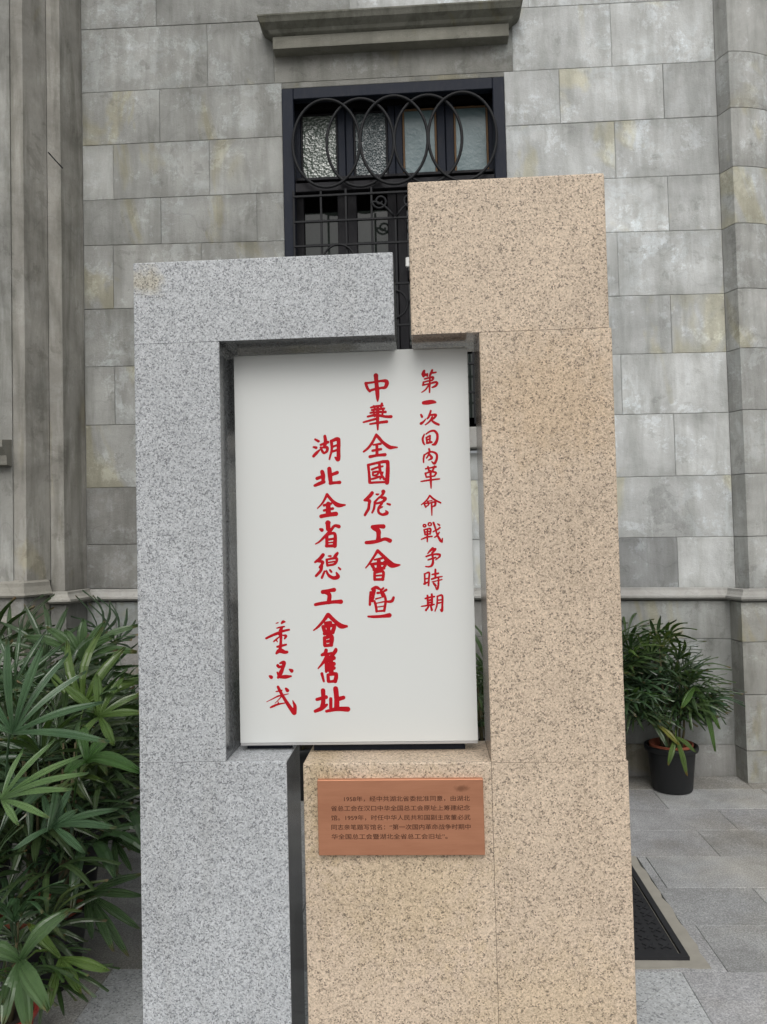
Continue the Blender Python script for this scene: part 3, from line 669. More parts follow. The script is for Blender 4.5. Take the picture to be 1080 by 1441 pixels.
CHARS = [
[[(106,19767,56),(69,19677,73),(85,19605,45)],[(85,19614,40),(194,19673,45)],[(115,19690,40),(193,19621,45)],[(338,19782,45),(293,19683,51),(264,19627,40)],[(308,19697,45),(444,19715,34)],[(111,19533,34),(333,19576,51),(354,19524,45),(308,19480,34)],[(80,19437,34),(189,19467,34),(325,19485,40)],[(80,19442,40),(58,19357,40)],[(58,19357,40),(243,19391,34),(428,19430,51),(470,19383,51),(411,19317,51),(325,19283,34)],[(266,19607,40),(254,19356,42),(243,19143,34)],[(228,19357,40),(140,19232,34),(19,19150,23)]],
[[(65,18844,79),(173,18852,102),(315,18864,90),(405,18850,45)]],
[[(-17,18505,40),(9,18447,56)],[(-24,18249,62),(51,18303,40),(118,18378,23)],[(265,18609,40),(214,18460,51),(166,18390,40)],[(214,18480,34),(404,18488,56),(344,18385,40),(259,18345,28)],[(303,18429,40),(229,18309,40),(100,18208,23)],[(259,18359,34),(361,18265,56),(481,18204,51)]],
[[(64,17939,28),(13,17812,48),(35,17684,42),(71,17640,23)],[(115,17945,28),(236,18018,40),(355,18026,51),(431,17927,56),(428,17785,56),(362,17651,68),(282,17634,28)],[(124,17846,34),(221,17888,45)],[(118,17835,40),(137,17686,40)],[(227,17891,40),(213,17692,34)],[(134,17772,40),(230,17806,34)],[(131,17686,51),(262,17705,51)]],
[[(49,17348,40),(24,17244,40),(21,17131,28)],[(55,17342,28),(164,17410,34),(277,17427,40),(394,17361,51),(399,17219,51),(330,17093,56),(256,17144,23)],[(189,17509,45),(198,17409,40),(132,17283,34),(103,17250,23)],[(196,17352,45),(258,17251,56),(164,17192,23)]],
[[(75,16945,34),(209,16969,34),(364,16993,51)],[(142,17000,40),(172,16871,40)],[(328,17008,45),(268,16877,40)],[(64,16818,40),(84,16718,34)],[(69,16817,34),(234,16855,40),(368,16823,45),(321,16734,34)],[(89,16704,34),(330,16734,34)],[(-69,16586,25),(143,16614,40),(460,16645,34)],[(212,16884,45),(215,16573,48),(216,16389,28)]],
[[(174,16175,34),(72,16036,34),(-72,15919,20)],[(174,16175,40),(298,16059,45),(478,15961,34)],[(94,16010,23),(235,16029,23)],[(7,15945,34),(50,15848,34)],[(13,15945,28),(140,15964,37),(113,15891,28)],[(56,15870,28),(124,15891,23)],[(160,15958,28),(318,15987,42),(316,15897,48),(242,15854,23)],[(217,15968,37),(220,15792,37),(218,15609,23)]],
[[(42,15317,28),(34,15298,28),(14,15286,28),(-10,15286,28),(-30,15299,28),(-37,15319,28),(-29,15339,28),(-9,15351,28),(16,15350,28),(35,15337,28),(42,15317,28)],[(198,15356,28),(189,15331,28),(166,15316,28),(138,15317,28),(116,15333,28),(108,15358,28),(117,15383,28),(140,15397,28),(168,15397,28),(190,15381,28),(198,15356,28)],[(-12,15200,37),(13,15064,37)],[(-12,15200,28),(169,15230,37),(154,15083,40)],[(9,15135,25),(162,15156,25)],[(19,15064,31),(154,15083,31)],[(85,15226,37),(74,15035,40),(70,14860,28)],[(-97,14932,28),(73,14992,37),(208,15009,34)],[(240,15138,25),(360,15197,37),(440,15251,37)],[(258,15396,45),(305,15254,40),(356,15056,40),(441,14885,56),(491,14842,34)],[(502,14940,25),(488,14850,40)],[(414,15116,34),(355,15028,34),(275,14979,25)],[(375,15360,25),(425,15325,40)]],
[[(219,14665,56),(142,14597,45),(75,14522,25)],[(162,14621,34),(289,14641,56),(196,14536,40)],[(31,14439,40),(201,14491,37),(397,14487,51),(410,14430,40),(295,14340,25)],[(79,14342,34),(297,14405,37)],[(202,14530,45),(218,14300,51),(181,14182,51),(107,14147,34),(1,14153,23)]],
[[(-33,13940,37),(-29,13659,40)],[(-33,13940,31),(97,13979,40),(87,13797,40),(71,13615,40)],[(-25,13799,28),(85,13819,28)],[(-51,13659,45),(68,13713,34)],[(186,13921,37),(361,13951,42)],[(279,14059,45),(274,13863,45)],[(168,13790,40),(310,13834,37),(465,13859,25)],[(180,13711,23),(454,13772,28)],[(360,13825,37),(352,13623,42),(315,13506,51),(272,13555,23)],[(221,13668,45),(267,13608,56)]],
[[(-28,13244,37),(113,13278,40),(231,13295,37)],[(35,13321,45),(40,13055,45)],[(157,13361,45),(162,13206,45),(152,13053,45)],[(40,13186,40),(153,13207,40)],[(39,13119,40),(151,13134,40)],[(-146,13022,25),(23,13047,37),(214,13071,34)],[(56,13012,34),(-20,12913,48)],[(120,13025,34),(148,12916,51)],[(315,13302,34),(298,13064,37),(237,12883,25)],[(310,13293,31),(450,13318,45),(449,13061,45),(433,12888,51),(390,12922,23)],[(321,13187,28),(425,13201,28)],[(319,13103,34),(423,13123,28)]],
[[(-1585,19469,64),(-1547,19337,64),(-1477,19231,54)],[(-1585,19469,54),(-1422,19483,48),(-1150,19519,54),(-1002,19509,86),(-976,19440,91),(-1019,19341,75),(-1087,19316,59)],[(-1476,19248,54),(-1291,19296,54),(-1060,19326,54)],[(-1287,19682,107),(-1280,19519,91),(-1260,19246,97),(-1253,19055,80),(-1256,18941,32)]],
[[(-1453,18758,43),(-1303,18791,48),(-1113,18806,48)],[(-1133,18861,54),(-1163,18759,43)],[(-1370,18798,48),(-1332,18705,48)],[(-1427,18686,48),(-1075,18718,54)],[(-1470,18606,43),(-1253,18621,48),(-1036,18619,59)],[(-1553,18500,43),(-1309,18536,59),(-1040,18484,59),(-878,18478,70)],[(-1679,18341,38),(-1475,18389,48),(-1257,18442,54)],[(-1491,18281,38),(-1233,18316,59),(-1003,18336,64)],[(-1254,18784,64),(-1268,18431,75),(-1270,18119,38)],[(-1386,18693,43),(-1350,18502,43)],[(-1102,18697,43),(-1134,18495,43)]],
[[(-1317,17967,59),(-1430,17759,59),(-1553,17600,54),(-1691,17490,43)],[(-1317,17958,64),(-1243,17875,75),(-1138,17750,70),(-953,17603,91),(-845,17589,64),(-719,17586,27)],[(-1405,17677,38),(-1199,17703,54)],[(-1436,17510,54),(-1192,17548,59)],[(-1308,17674,64),(-1309,17376,70)],[(-1513,17339,70),(-1310,17371,59),(-1080,17386,75)]],
[[(-1570,17100,64),(-1551,16870,59),(-1538,16599,70)],[(-1573,17100,54),(-1260,17164,59),(-1017,17173,91),(-1013,16908,91),(-1042,16585,102)],[(-1539,16588,54),(-1274,16597,48),(-1085,16597,54)],[(-1468,16970,48),(-1318,17020,48),(-1155,17053,43)],[(-1434,16888,54),(-1280,16902,43),(-1328,16809,48),(-1431,16799,43),(-1440,16880,43)],[(-1498,16693,43),(-1379,16716,48),(-1257,16759,48)],[(-1248,17118,59),(-1233,16942,64),(-1183,16792,54),(-1115,16682,59)],[(-1154,16880,38),(-1231,16699,48)]],
[[(-1475,16296,79),(-1563,16193,79),(-1699,16092,51)],[(-1699,16092,51),(-1557,16071,68),(-1577,15967,56)],[(-1568,15995,62),(-1591,15845,68),(-1644,15756,62),(-1698,15666,56)],[(-1363,16259,28),(-1326,16247,45),(-1286,16257,23)],[(-1154,16324,96),(-1179,16240,51),(-1324,16116,45),(-1411,16028,51)],[(-1209,16155,56),(-1102,16124,73),(-1184,16033,56),(-1369,15990,45)],[(-1405,16027,51),(-1432,15849,51),(-1489,15729,40)],[(-1199,15985,45),(-1296,15860,56),(-1299,15733,56),(-1193,15665,56),(-1064,15707,79),(-1099,15776,23)],[(-1256,15859,45),(-1187,15891,28)],[(-1049,15973,40),(-973,15948,51)]],
[[(-1484,15315,90),(-1342,15335,79),(-1178,15325,102)],[(-1451,15275,85),(-1331,15210,113),(-1320,15068,96),(-1329,14941,113)],[(-1679,14873,73),(-1523,14881,85),(-1324,14913,73),(-1139,14965,73),(-998,14914,96)]],
[[(-1359,14631,68),(-1470,14464,51),(-1608,14270,45),(-1710,14151,23)],[(-1353,14631,73),(-1165,14443,79),(-1028,14271,136),(-917,14207,113),(-733,14214,34)],[(-1450,14379,40),(-1237,14417,51)],[(-1552,14249,56),(-1339,14272,68),(-1155,14260,73)],[(-1516,14211,79),(-1451,14083,56)],[(-1169,14302,68),(-1148,14217,62),(-1215,14134,56)],[(-1331,14362,90),(-1329,14108,113)],[(-1479,14089,62),(-1343,14114,85),(-1187,14134,68)],[(-1458,14013,62),(-1463,13815,62)],[(-1459,14004,51),(-1217,14036,62),(-1231,13811,68)],[(-1446,13919,40),(-1234,13932,40)],[(-1457,13815,56),(-1223,13813,62)]],
[[(-1540,13544,56),(-1426,13589,73),(-1334,13545,56)],[(-1585,13452,56),(-1606,13283,51),(-1616,13101,56)],[(-1493,13506,96),(-1516,13380,85)],[(-1517,13324,68),(-1548,13198,51)],[(-1387,13428,56),(-1260,13445,40),(-1137,13513,56)],[(-1215,13565,40),(-1287,13482,56),(-1243,13318,45)],[(-1213,13402,56),(-1170,13289,56),(-1156,13176,51)],[(-1442,13260,34),(-1292,13297,28)],[(-1423,13136,23),(-1196,13177,34),(-998,13184,68),(-933,13290,56)],[(-1483,13197,51),(-1447,13069,56),(-1428,12906,56)],[(-1168,13134,56),(-1208,12919,56)],[(-1397,13029,23),(-1199,13053,25)],[(-1422,12909,40),(-1208,12919,45)],[(-1672,12764,40),(-1516,12756,62),(-1290,12763,68),(-1064,12787,102)]],
[[(-3088,17888,45),(-2994,17833,62)],[(-3141,17666,40),(-3064,17647,62)],[(-3147,17403,62),(-3059,17492,68),(-2962,17581,34)],[(-2805,17971,68),(-2791,17799,79),(-2823,17662,68)],[(-2931,17723,51),(-2723,17797,68)],[(-2932,17646,51),(-2883,17530,56),(-2830,17480,45)],[(-2912,17645,34),(-2749,17640,68),(-2763,17526,56),(-2858,17480,40)],[(-2622,17822,73),(-2612,17593,56),(-2687,17304,40)],[(-2622,17822,62),(-2420,17867,96),(-2418,17587,85),(-2433,17288,90),(-2518,17347,40)],[(-2597,17655,51),(-2438,17708,45)],[(-2600,17521,51),(-2441,17565,51)]],
[[(-2907,16945,90),(-2881,16830,96),(-2885,16659,73)],[(-3060,16755,73),(-2901,16808,73)],[(-3127,16552,62),(-3006,16600,79),(-2867,16653,85)],[(-2696,17024,96),(-2681,16824,102),(-2662,16619,85)],[(-2663,16838,68),(-2470,16910,79)],[(-2677,16610,79),(-2519,16620,62),(-2405,16623,79)]],
[[(-2778,16286,62),(-2903,16061,45),(-3061,15895,25)],[(-2778,16280,68),(-2617,16088,73),(-2462,15970,102),(-2263,15970,34)],[(-2871,15975,62),(-2661,16021,51)],[(-2874,15827,56),(-2621,15878,62)],[(-2747,16014,102),(-2753,15716,124)],[(-2963,15659,85),(-2739,15699,90),(-2533,15722,102)]],
[[(-2773,15475,107),(-2763,15290,107)],[(-2816,15462,56),(-2744,15474,85)],[(-3005,15296,40),(-2949,15266,85)],[(-2456,15354,85),(-2581,15377,62),(-2707,15232,68),(-2882,15066,62),(-3027,14933,40),(-3143,14868,23)],[(-2809,15121,73),(-2816,14809,73)],[(-2809,15121,56),(-2580,15150,68),(-2588,14804,96)],[(-2798,14985,51),(-2598,15008,51)],[(-2800,14894,34),(-2600,14906,34)],[(-2830,14804,68),(-2574,14804,68)]],
[[(-2930,14551,81),(-3035,14434,81),(-3164,14349,47)],[(-3064,14374,61),(-2941,14337,68),(-3033,14197,54)],[(-2971,14229,61),(-3015,14094,68),(-3148,13954,54)],[(-2777,14514,27),(-2712,14512,47)],[(-2512,14593,54),(-2561,14533,75),(-2631,14466,34)],[(-2830,14413,51),(-2813,14243,51)],[(-2830,14413,41),(-2549,14447,61),(-2593,14289,54),(-2817,14243,47)],[(-2798,14327,34),(-2585,14356,34)],[(-2899,14075,47),(-2978,13897,54)],[(-2844,14091,41),(-2778,13960,61),(-2636,13883,81),(-2513,13921,88),(-2558,14033,34)],[(-2741,14115,41),(-2701,14060,47)],[(-2493,14178,34),(-2443,14129,47)]],
[[(-2959,13489,95),(-2798,13520,75),(-2634,13544,95)],[(-2912,13475,61),(-2777,13411,95),(-2795,13191,95)],[(-3182,13131,68),(-2994,13165,75),(-2651,13199,75),(-2447,13201,102)]],
[[(-2830,12830,95),(-2953,12670,68),(-3110,12504,54),(-3249,12398,27)],[(-2813,12830,95),(-2629,12647,88),(-2462,12509,115),(-2292,12496,54)],[(-2887,12584,95),(-2767,12599,95)],[(-2967,12494,88),(-2926,12331,81)],[(-2967,12494,68),(-2666,12523,81),(-2697,12361,95)],[(-2819,12566,81),(-2821,12296,102)],[(-2937,12298,81),(-2698,12334,88)],[(-2940,12180,75),(-2934,11977,81)],[(-2940,12170,68),(-2741,12210,102),(-2753,11974,88)],[(-2934,11954,68),(-2746,11971,75)],[(-2846,12077,75),(-2761,12109,47)]],
[[(-2903,11825,81),(-2929,11741,81),(-3025,11692,61)],[(-3025,11685,54),(-2717,11744,61)],[(-2620,11847,68),(-2642,11787,88),(-2754,11637,61)],[(-2872,11673,88),(-2978,11496,68),(-3142,11310,24)],[(-2900,11505,88),(-2913,11212,54)],[(-2858,11538,102),(-2686,11602,95)],[(-2868,11386,108),(-2690,11434,95)],[(-2864,11258,75),(-2686,11316,81)],[(-2771,11621,102),(-2770,11217,115)],[(-3037,11160,68),(-2987,10944,47)],[(-2861,11100,75),(-2854,10949,75)],[(-2867,11124,61),(-2629,11140,88),(-2660,10946,95)],[(-2854,10928,54),(-2650,10946,68)]],
[[(-3013,10682,102),(-3012,10413,95),(-3040,10212,115)],[(-3195,10432,68),(-2932,10493,88)],[(-3253,10097,68),(-3075,10172,95),(-2913,10278,54)],[(-2797,10444,75),(-2803,10142,75)],[(-2651,10727,115),(-2627,10442,115),(-2633,10173,122)],[(-2610,10425,95),(-2433,10473,88)],[(-2930,10093,61),(-2616,10153,95),(-2318,10143,115)]],
[[(-4331,12618,14),(-4273,12635,23)],[(-4171,12613,32),(-4124,12658,63),(-4060,12654,14)],[(-4311,12480,23),(-4219,12501,36),(-4093,12522,32)],[(-4150,12511,36),(-4202,12411,77),(-4234,12310,77)],[(-4625,12192,45),(-4475,12264,54),(-4291,12333,63),(-4129,12394,54),(-3957,12429,45)],[(-4409,12098,32),(-4328,12165,36),(-4247,12231,23)],[(-4340,12158,23),(-4304,12090,23)],[(-4143,12274,23),(-4052,12250,59),(-4093,12176,32)],[(-4204,12309,77),(-4199,12129,59),(-4226,11881,77)],[(-4310,11946,45),(-4195,11971,54),(-4050,12005,41)],[(-4336,11759,50),(-4266,11826,90),(-4186,11824,99),(-4096,11789,77),(-4027,11792,59)]],
[[(-4304,11410,72),(-4268,11369,59),(-4206,11386,45)],[(-4239,11476,36),(-4124,11492,86),(-4162,11340,77),(-4233,11184,95),(-4304,11068,54)],[(-4324,11219,32),(-4280,11094,54)],[(-4246,11083,59),(-4087,11087,86),(-3927,11101,36)],[(-3969,11297,32),(-3906,11255,86)],[(-4554,11116,32),(-4502,11084,86)]],
[[(-4309,10803,59),(-4254,10685,68),(-4144,10486,68),(-3990,10238,86),(-3861,10062,104)],[(-3846,10057,90),(-3831,10236,77),(-3869,10348,41),(-3895,10416,9)],[(-4082,10750,50),(-4037,10698,81)],[(-4369,10669,23),(-4208,10700,36)],[(-4648,10381,11),(-4487,10457,20),(-4326,10534,32),(-4188,10565,27),(-4017,10601,14)],[(-4200,10559,32),(-4293,10443,18),(-4409,10337,9)],[(-4317,10376,18),(-4303,10313,41)],[(-4542,10218,27),(-4468,10248,45),(-4330,10305,41),(-4124,10340,23)]]
]
def brush_character(strokes):
    """union of tapered brush strokes merged into one flat inked shape"""
    step = 0.0005
    P = [p for s in strokes for p in s]
    x0 = min(p[0]-p[2]/2 for p in P)*1e-4 - 0.0015; x1 = max(p[0]+p[2]/2 for p in P)*1e-4 + 0.0015
    z0 = min(p[1]-p[2]/2 for p in P)*1e-4 - 0.0015; z1 = max(p[1]+p[2]/2 for p in P)*1e-4 + 0.0015
    nx, nz = int((x1-x0)/step)+2, int((z1-z0)/step)+2
    X, Z = np.meshgrid(x0 + np.arange(nx)*step, z0 + np.arange(nz)*step)
    D = np.full(X.shape, 1.0)
    for s in strokes:
        q = np.array(s, float)*1e-4
        # smooth the hand-laid points (Catmull-Rom)
        pts = []
        for i in range(len(q)-1):
            p0, p1, p2, p3 = q[max(i-1, 0)], q[i], q[i+1], q[min(i+2, len(q)-1)]
            for u in np.linspace(0, 1, 5, endpoint=False):
                pts.append(0.5*((2*p1)+(-p0+p2)*u+(2*p0-5*p1+4*p2-p3)*u*u+(-p0+3*p1-3*p2+p3)*u**3))
        pts.append(q[-1]); pts = np.array(pts)
        pts[:, 2] = pts[:, 2]*1.22 + 0.0007
        for a, b in zip(pts, pts[1:]):
            dx, dz = b[0]-a[0], b[1]-a[1]; L2 = dx*dx+dz*dz+1e-14
            t = np.clip(((X-a[0])*dx+(Z-a[1])*dz)/L2, 0, 1)
            dd = np.hypot(X-a[0]-t*dx, Z-a[1]-t*dz) - (a[2]+(b[2]-a[2])*t)*0.5
            k = 0.0005; h = np.clip(0.5+0.5*(D-dd)/k, 0, 1); D = D*(1-h)+dd*h - k*h*(1-h)
    F = -D; ins = F > 0
    V, Fc, idx = [], [], {}
    def vert(k, x, z):
        if k not in idx: idx[k] = len(V); V.append((x, z))
        return idx[k]
    def corner(i, j): return vert((i, j), x0+i*step, z0+j*step)
    def cut(i, j, i2, j2):
        if (i2, j2) < (i, j): i, j, i2, j2 = i2, j2, i, j
        t = F[j, i]/(F[j, i]-F[j2, i2]); return vert((i, j, i2, j2), x0+(i+(i2-i)*t)*step, z0+(j+(j2-j)*t)*step)
    for j in range(F.shape[0]-1):
        full = ins[j, :-1] & ins[j, 1:] & ins[j+1, :-1] & ins[j+1, 1:]
        part_ = (ins[j, :-1] | ins[j, 1:] | ins[j+1, :-1] | ins[j+1, 1:]) & ~full
        i = 0
        while i < len(full):                                   # whole runs of inner cells become one quad
            if full[i]:
                k = i
                while k < len(full) and full[k]: k += 1
                Fc.append((corner(i, j), corner(k, j), corner(k, j+1), corner(i, j+1))); i = k
            else: i += 1
        for i in np.flatnonzero(part_):
            ring = [(i, j), (i+1, j), (i+1, j+1), (i, j+1)]; poly = []
            for a, c in zip(ring, ring[1:]+ring[:1]):
                ia, ic = ins[a[1], a[0]], ins[c[1], c[0]]
                if ia: poly.append(corner(*a))
                if ia != ic: poly.append(cut(*a, *c))
            if len(poly) > 2: Fc.append(tuple(poly))
    return V, Fc
def char_object(strokes):
    V, Fc = brush_character(strokes); me = bpy.data.meshes.new('character')
    me.from_pydata([(x, 2.19955, z) for x, z in V], [], Fc); return me
for st_ in CHARS:
    rel(link('character', char_object(st_), RED), bd)

# copper plaque
pq = empty('copper_plaque', 'brushed copper plaque with small dark lettering on the beige granite base', 'plaque', (-0.084, 2.09, 0.75))
PX0, PX1, PZ0, PZ1 = -0.3068, 0.1385, 0.650, 0.851
rel(box('plate', PX0, PX1, 2.0845, 2.0995, PZ0, PZ1, COPPER, bevel=0.0018, seg=2), pq)
lines = ['\u3000\u30001958年，经中共湖北省委批准同意，由湖北', '省总工会在汉口中华全国总工会原址上筹建纪念', '馆。1959年，时任中华人民共和国副主席董必武',
         '同志亲笔题写馆名：“第一次国内革命战争时期中', '华全国总工会暨湖北全省总工会旧址”。']
LX0, LW, LZ = -0.2715, 0.3735, 0.8015
for k, s in enumerate(lines):
    parts_ = []
    cu = bpy.data.curves.new('t', 'FONT'); cu.body = s; cu.size = 0.0160; cu.fill_mode = 'FRONT'
    o = bpy.data.objects.new('t', cu); COL.objects.link(o)
    dg = bpy.context.evaluated_depsgraph_get(); me = bpy.data.meshes.new_from_object(o.evaluated_get(dg)); bpy.data.objects.remove(o)
    xs = [v.co.x for v in me.vertices]; a, b = min(xs), max(xs)
    em = LW/21; fx0 = LX0 + (em*2.05 if k == 0 else 0.0005); fx1 = LX0 + (LW if k < 4 else em*17.5)
    sx = (fx1-fx0)/(b-a)
    me.transform(Matrix(((sx, 0, 0, fx0 - a*sx), (0, 0, 1, 2.0842), (0, 0.95, 0, LZ - 0.0250*k - 0.007), (0, 0, 0, 1))))
    me.name = 'lettering'; me.materials.clear()
    bm = bmesh.new(); bm.from_mesh(me)                       # thicken the hairline strokes: etched letters are bolder than the font
    for q, (dx, dz) in enumerate(((0.00024, 0), (0.00012, 0.00016))):
        bm2 = bmesh.new(); bm2.from_mesh(me)
        for v in bm2.verts: v.co.x += dx; v.co.z += dz; v.co.y -= 0.00005*(q+1)
        t2 = bpy.data.meshes.new('t2'); bm2.to_mesh(t2); bm2.free(); bm.from_mesh(t2); bpy.data.meshes.remove(t2)
    bm.to_mesh(me); bm.free()
    rel(link('lettering', me, INK), pq)

# ------------------------------------------------------------------ lady palms
def segment(V, F, A, a, b, w, nrm, sag=0.12, rows=7, ridges=3, notch=True, w0=0.28):
    """one pleated finger of a fan leaf from a to b; A collects (vein, along) per vertex"""
    a, b = Vector(a), Vector(b); L = (b-a).length; t = (b-a)/L
    side = t.cross(nrm).normalized(); up = side.cross(t).normalized()
    nc = ridges*2 + 1; base = len(V)
    for i in range(rows+1):
        u = i/rows
        prof = (w0 + (1-w0)*min(1, u*1.9)**0.8) * (1.0 if u < 0.62 else (1 - (u-0.62)/0.38)**0.55*0.78 + 0.22)
        c = a + t*(L*u) - Vector((0, 0, 1))*(sag*L*u*u) + up*(sag*0.5*L*math.sin(math.pi*u))
        for j in range(nc):
            s = j/(nc-1)*2 - 1
            z = (0.10 if j % 2 else -0.02)*w*(1-0.3*u) - abs(s)*w*0.10
            e = 0
            if notch and i == rows: e = (0.010 if j % 2 else -0.004) * (1 - 0.5*abs(s))
            V.append(tuple(c + side*(s*w*0.5*prof) + up*z + t*e)); A.append((abs(s) if j % 2 == 0 else 0.5, u))
    for i in range(rows):
        for j in range(nc-1):
            p = base + i*nc + j; F.append((p, p+1, p+nc+1, p+nc))
def mesh_leaf(name, V, F, A):
    me = bpy.data.meshes.new(name); me.from_pydata(V, [], F)
    at = me.color_attributes.new('vein', 'FLOAT_COLOR', 'POINT')
    for i, (s, u) in enumerate(A): at.data[i].color = (s, u, 0, 1)
    me.materials.append(LEAF)
    return me
def petiole(V, F, A, pts, r=0.0026):
    pts = [Vector(p) for p in pts]; base = len(V); n = 4
    for i, p in enumerate(pts):
        t = (pts[min(i+1, len(pts)-1)] - pts[max(i-1, 0)]).normalized(); s = t.cross(Vector((0.3, 0.2, 0.93))).normalized(); q = s.cross(t)
        for k in range(n):
            V.append(tuple(p + s*r*math.cos(k*math.pi/2) + q*r*math.sin(k*math.pi/2))); A.append((0.5, 0.3))
    for i in range(len(pts)-1):
        for k in range(n):
            F.append((base+i*n+k, base+i*n+(k+1) % n, base+(i+1)*n+(k+1) % n, base+(i+1)*n+k))
def leaf_variant(rnd, nseg, spread, L, w, pl):
    """leaf along +X: petiole of length pl from the origin, fan beyond"""
    V, F, A = [], [], []
    hub = Vector((pl, 0, pl*0.10))
    petiole(V, F, A, [(0, 0, 0), (pl*0.4, 0, pl*0.10), (pl*0.8, 0, pl*0.13), hub])
    for k in range(nseg):
        u = k/(nseg-1)*2-1 if nseg > 1 else 0
        an = u*spread + rnd.uniform(-0.06, 0.06); ll = L*(1 - 0.22*abs(u))*rnd.uniform(0.85, 1.08)
        el = 0.25 - 0.25*abs(u) + rnd.uniform(-0.12, 0.12)
        d = Vector((math.cos(an)*math.cos(el), math.sin(an)*math.cos(el), math.sin(el)))
        segment(V, F, A, hub, hub + d*ll, w*rnd.uniform(0.8, 1.15), Vector((rnd.uniform(-.1, .1), rnd.uniform(-.15, .15), 1)), sag=rnd.uniform(0.12, 0.38), rows=6, ridges=2)
    return mesh_leaf('leaf', V, F, A)
rnd = random.Random(11)
VARS = [leaf_variant(rnd, n, s, L, w_, pl) for n, s, L, w_, pl in ((8, 1.5, .27, .023, .20), (7, 1.25, .30, .026, .26), (9, 1.7, .24, .020, .16), (5, 1.05, .29, .034, .22), (10, 1.8, .27, .018, .28), (7, 1.4, .22, .024, .14))]
def palm(label, c, h, n, R, seed, pot=True, pr=0.17, ph=0.27, potmat=POT, inner=None, canes=6, sc=1.0, zmin=0.25, potlabel=None, dirbias=None, name='potted_lady_palm'):
    rn = random.Random(seed)
    t = empty(name, label, 'potted plant', (c[0], c[1], 0.0), 'potted lady palms along the wall and beside the monument')
    if pot:
        bm = bmesh.new()
        lathe(bm, [(0.0, 0.003), (pr*0.76, 0.003), (pr*0.78, 0.008), (pr*0.93, ph*0.86), (pr*0.94, ph*0.88), (pr*1.04, ph*0.885), (pr*1.06, ph*0.93), (pr*1.06, ph*0.985), (pr*1.03, ph), (pr*0.95, ph), (pr*0.93, ph*0.95), (pr*0.90, ph*0.8)], (0, 0, 0))
        o = from_bm('pot', bm, potmat, t, smooth=True)
        if potlabel: o['label'] = potlabel
        if inner:
            bm = bmesh.new(); lathe(bm, [(pr*0.80, ph*0.7), (pr*0.86, ph*1.035), (pr*0.82, ph*1.04), (pr*0.77, ph*0.7)], (0, 0, 0)); from_bm('inner_pot', bm, inner, t, smooth=True)
        bm = bmesh.new(); rg = lathe(bm, [(pr*0.90, ph*0.86), (pr*0.5, ph*0.89), (pr*0.05, ph*0.91)], (0, 0, 0), 20); bm.faces.new(rg[-1]); from_bm('soil', bm, SOIL, t)
    tops = []
    for k in range(canes):
        a = rn.uniform(0, 2*math.pi); r0 = pr*0.5*math.sqrt(rn.random()); hh = h*rn.uniform(0.55, 0.9)
        lean = rn.uniform(0.02, 0.22)*R; p0 = Vector((r0*math.cos(a), r0*math.sin(a), ph*0.8 if pot else 0.01)); p1 = p0 + Vector((lean*math.cos(a), lean*math.sin(a), hh - ph*0.8))
        bm = bmesh.new(); tube(bm, [p0, p0.lerp(p1, 0.35)+Vector((0.01*rn.uniform(-1, 1), 0.01*rn.uniform(-1, 1), 0)), p0.lerp(p1, 0.7), p1], 0.007, False, 6, taper=[1.2, 1.0, 0.8, 0.5]); from_bm('stem', bm, STEM, t, smooth=True)
        tops.append((p0, p1))
    for k in range(n):
        p0, p1 = tops[k % canes]; u = rn.uniform(0.30, 1.0)
        zlo = zmin/ max(p1.z, 0.01); u = max(u, min(0.9, zlo))
        p = p0.lerp(p1, u); az = rn.uniform(0, 2*math.pi)
        if dirbias is not None and rn.random() < dirbias[1]: az = dirbias[0] + rn.gauss(0, 0.7)
        el = rn.uniform(0.05, 0.75) * (0.25 + u*0.95) + (0.45 if u > 0.85 else 0)
        s = sc*rn.uniform(0.78, 1.12)*(0.75+0.25*R/0.4)
        o = bpy.data.objects.new('leaf', VARS[rn.randrange(len(VARS))]); COL.objects.link(o); o.parent = t
        o.matrix_local = Matrix.Translation(p) @ Matrix.Rotation(az, 4, 'Z') @ Matrix.Rotation(-el, 4, 'Y') @ Matrix.Rotation(rn.uniform(-0.5, 0.5), 4, 'X') @ Matrix.Scale(s, 4)
        v = rn.uniform(0.75, 1.25); o.color = (v*rn.uniform(0.85, 1.15), v, v*rn.uniform(0.85, 1.2), 1)
    return t
def hero_leaf(t, hub, w_, tips, col=(1, 1, 1, 1), foot=None, sag=0.10):
    V, F, A = [], [], []
    off = Vector(t.location); hub = Vector(hub) - off
    foot = Vector(foot) - off if foot else Vector((hub.x*0.15, hub.y*0.15, hub.z*0.6))
    mid = foot.lerp(hub, 0.55) + Vector((0, 0, 0.06))
    petiole(V, F, A, [foot, foot.lerp(mid, 0.5)+Vector((0, 0, 0.02)), mid, mid.lerp(hub, 0.6)+Vector((0, 0, 0.015)), hub], 0.0034)
    for k, tp in enumerate(tips):
        tp = Vector(tp) - off
        L = (tp-hub).length
        d = (tp-hub).normalized(); tgt = tp + Vector((0, 0, 1))*sag*L*0.95
        segment(V, F, A, hub, tgt, w_, Vector((0.25*math.sin(k*1.7), -0.75, 0.65)), sag=sag, rows=9, ridges=3)
    o = link('leaf', mesh_leaf('leaf', V, F, A), None, t); o.color = col
    return o

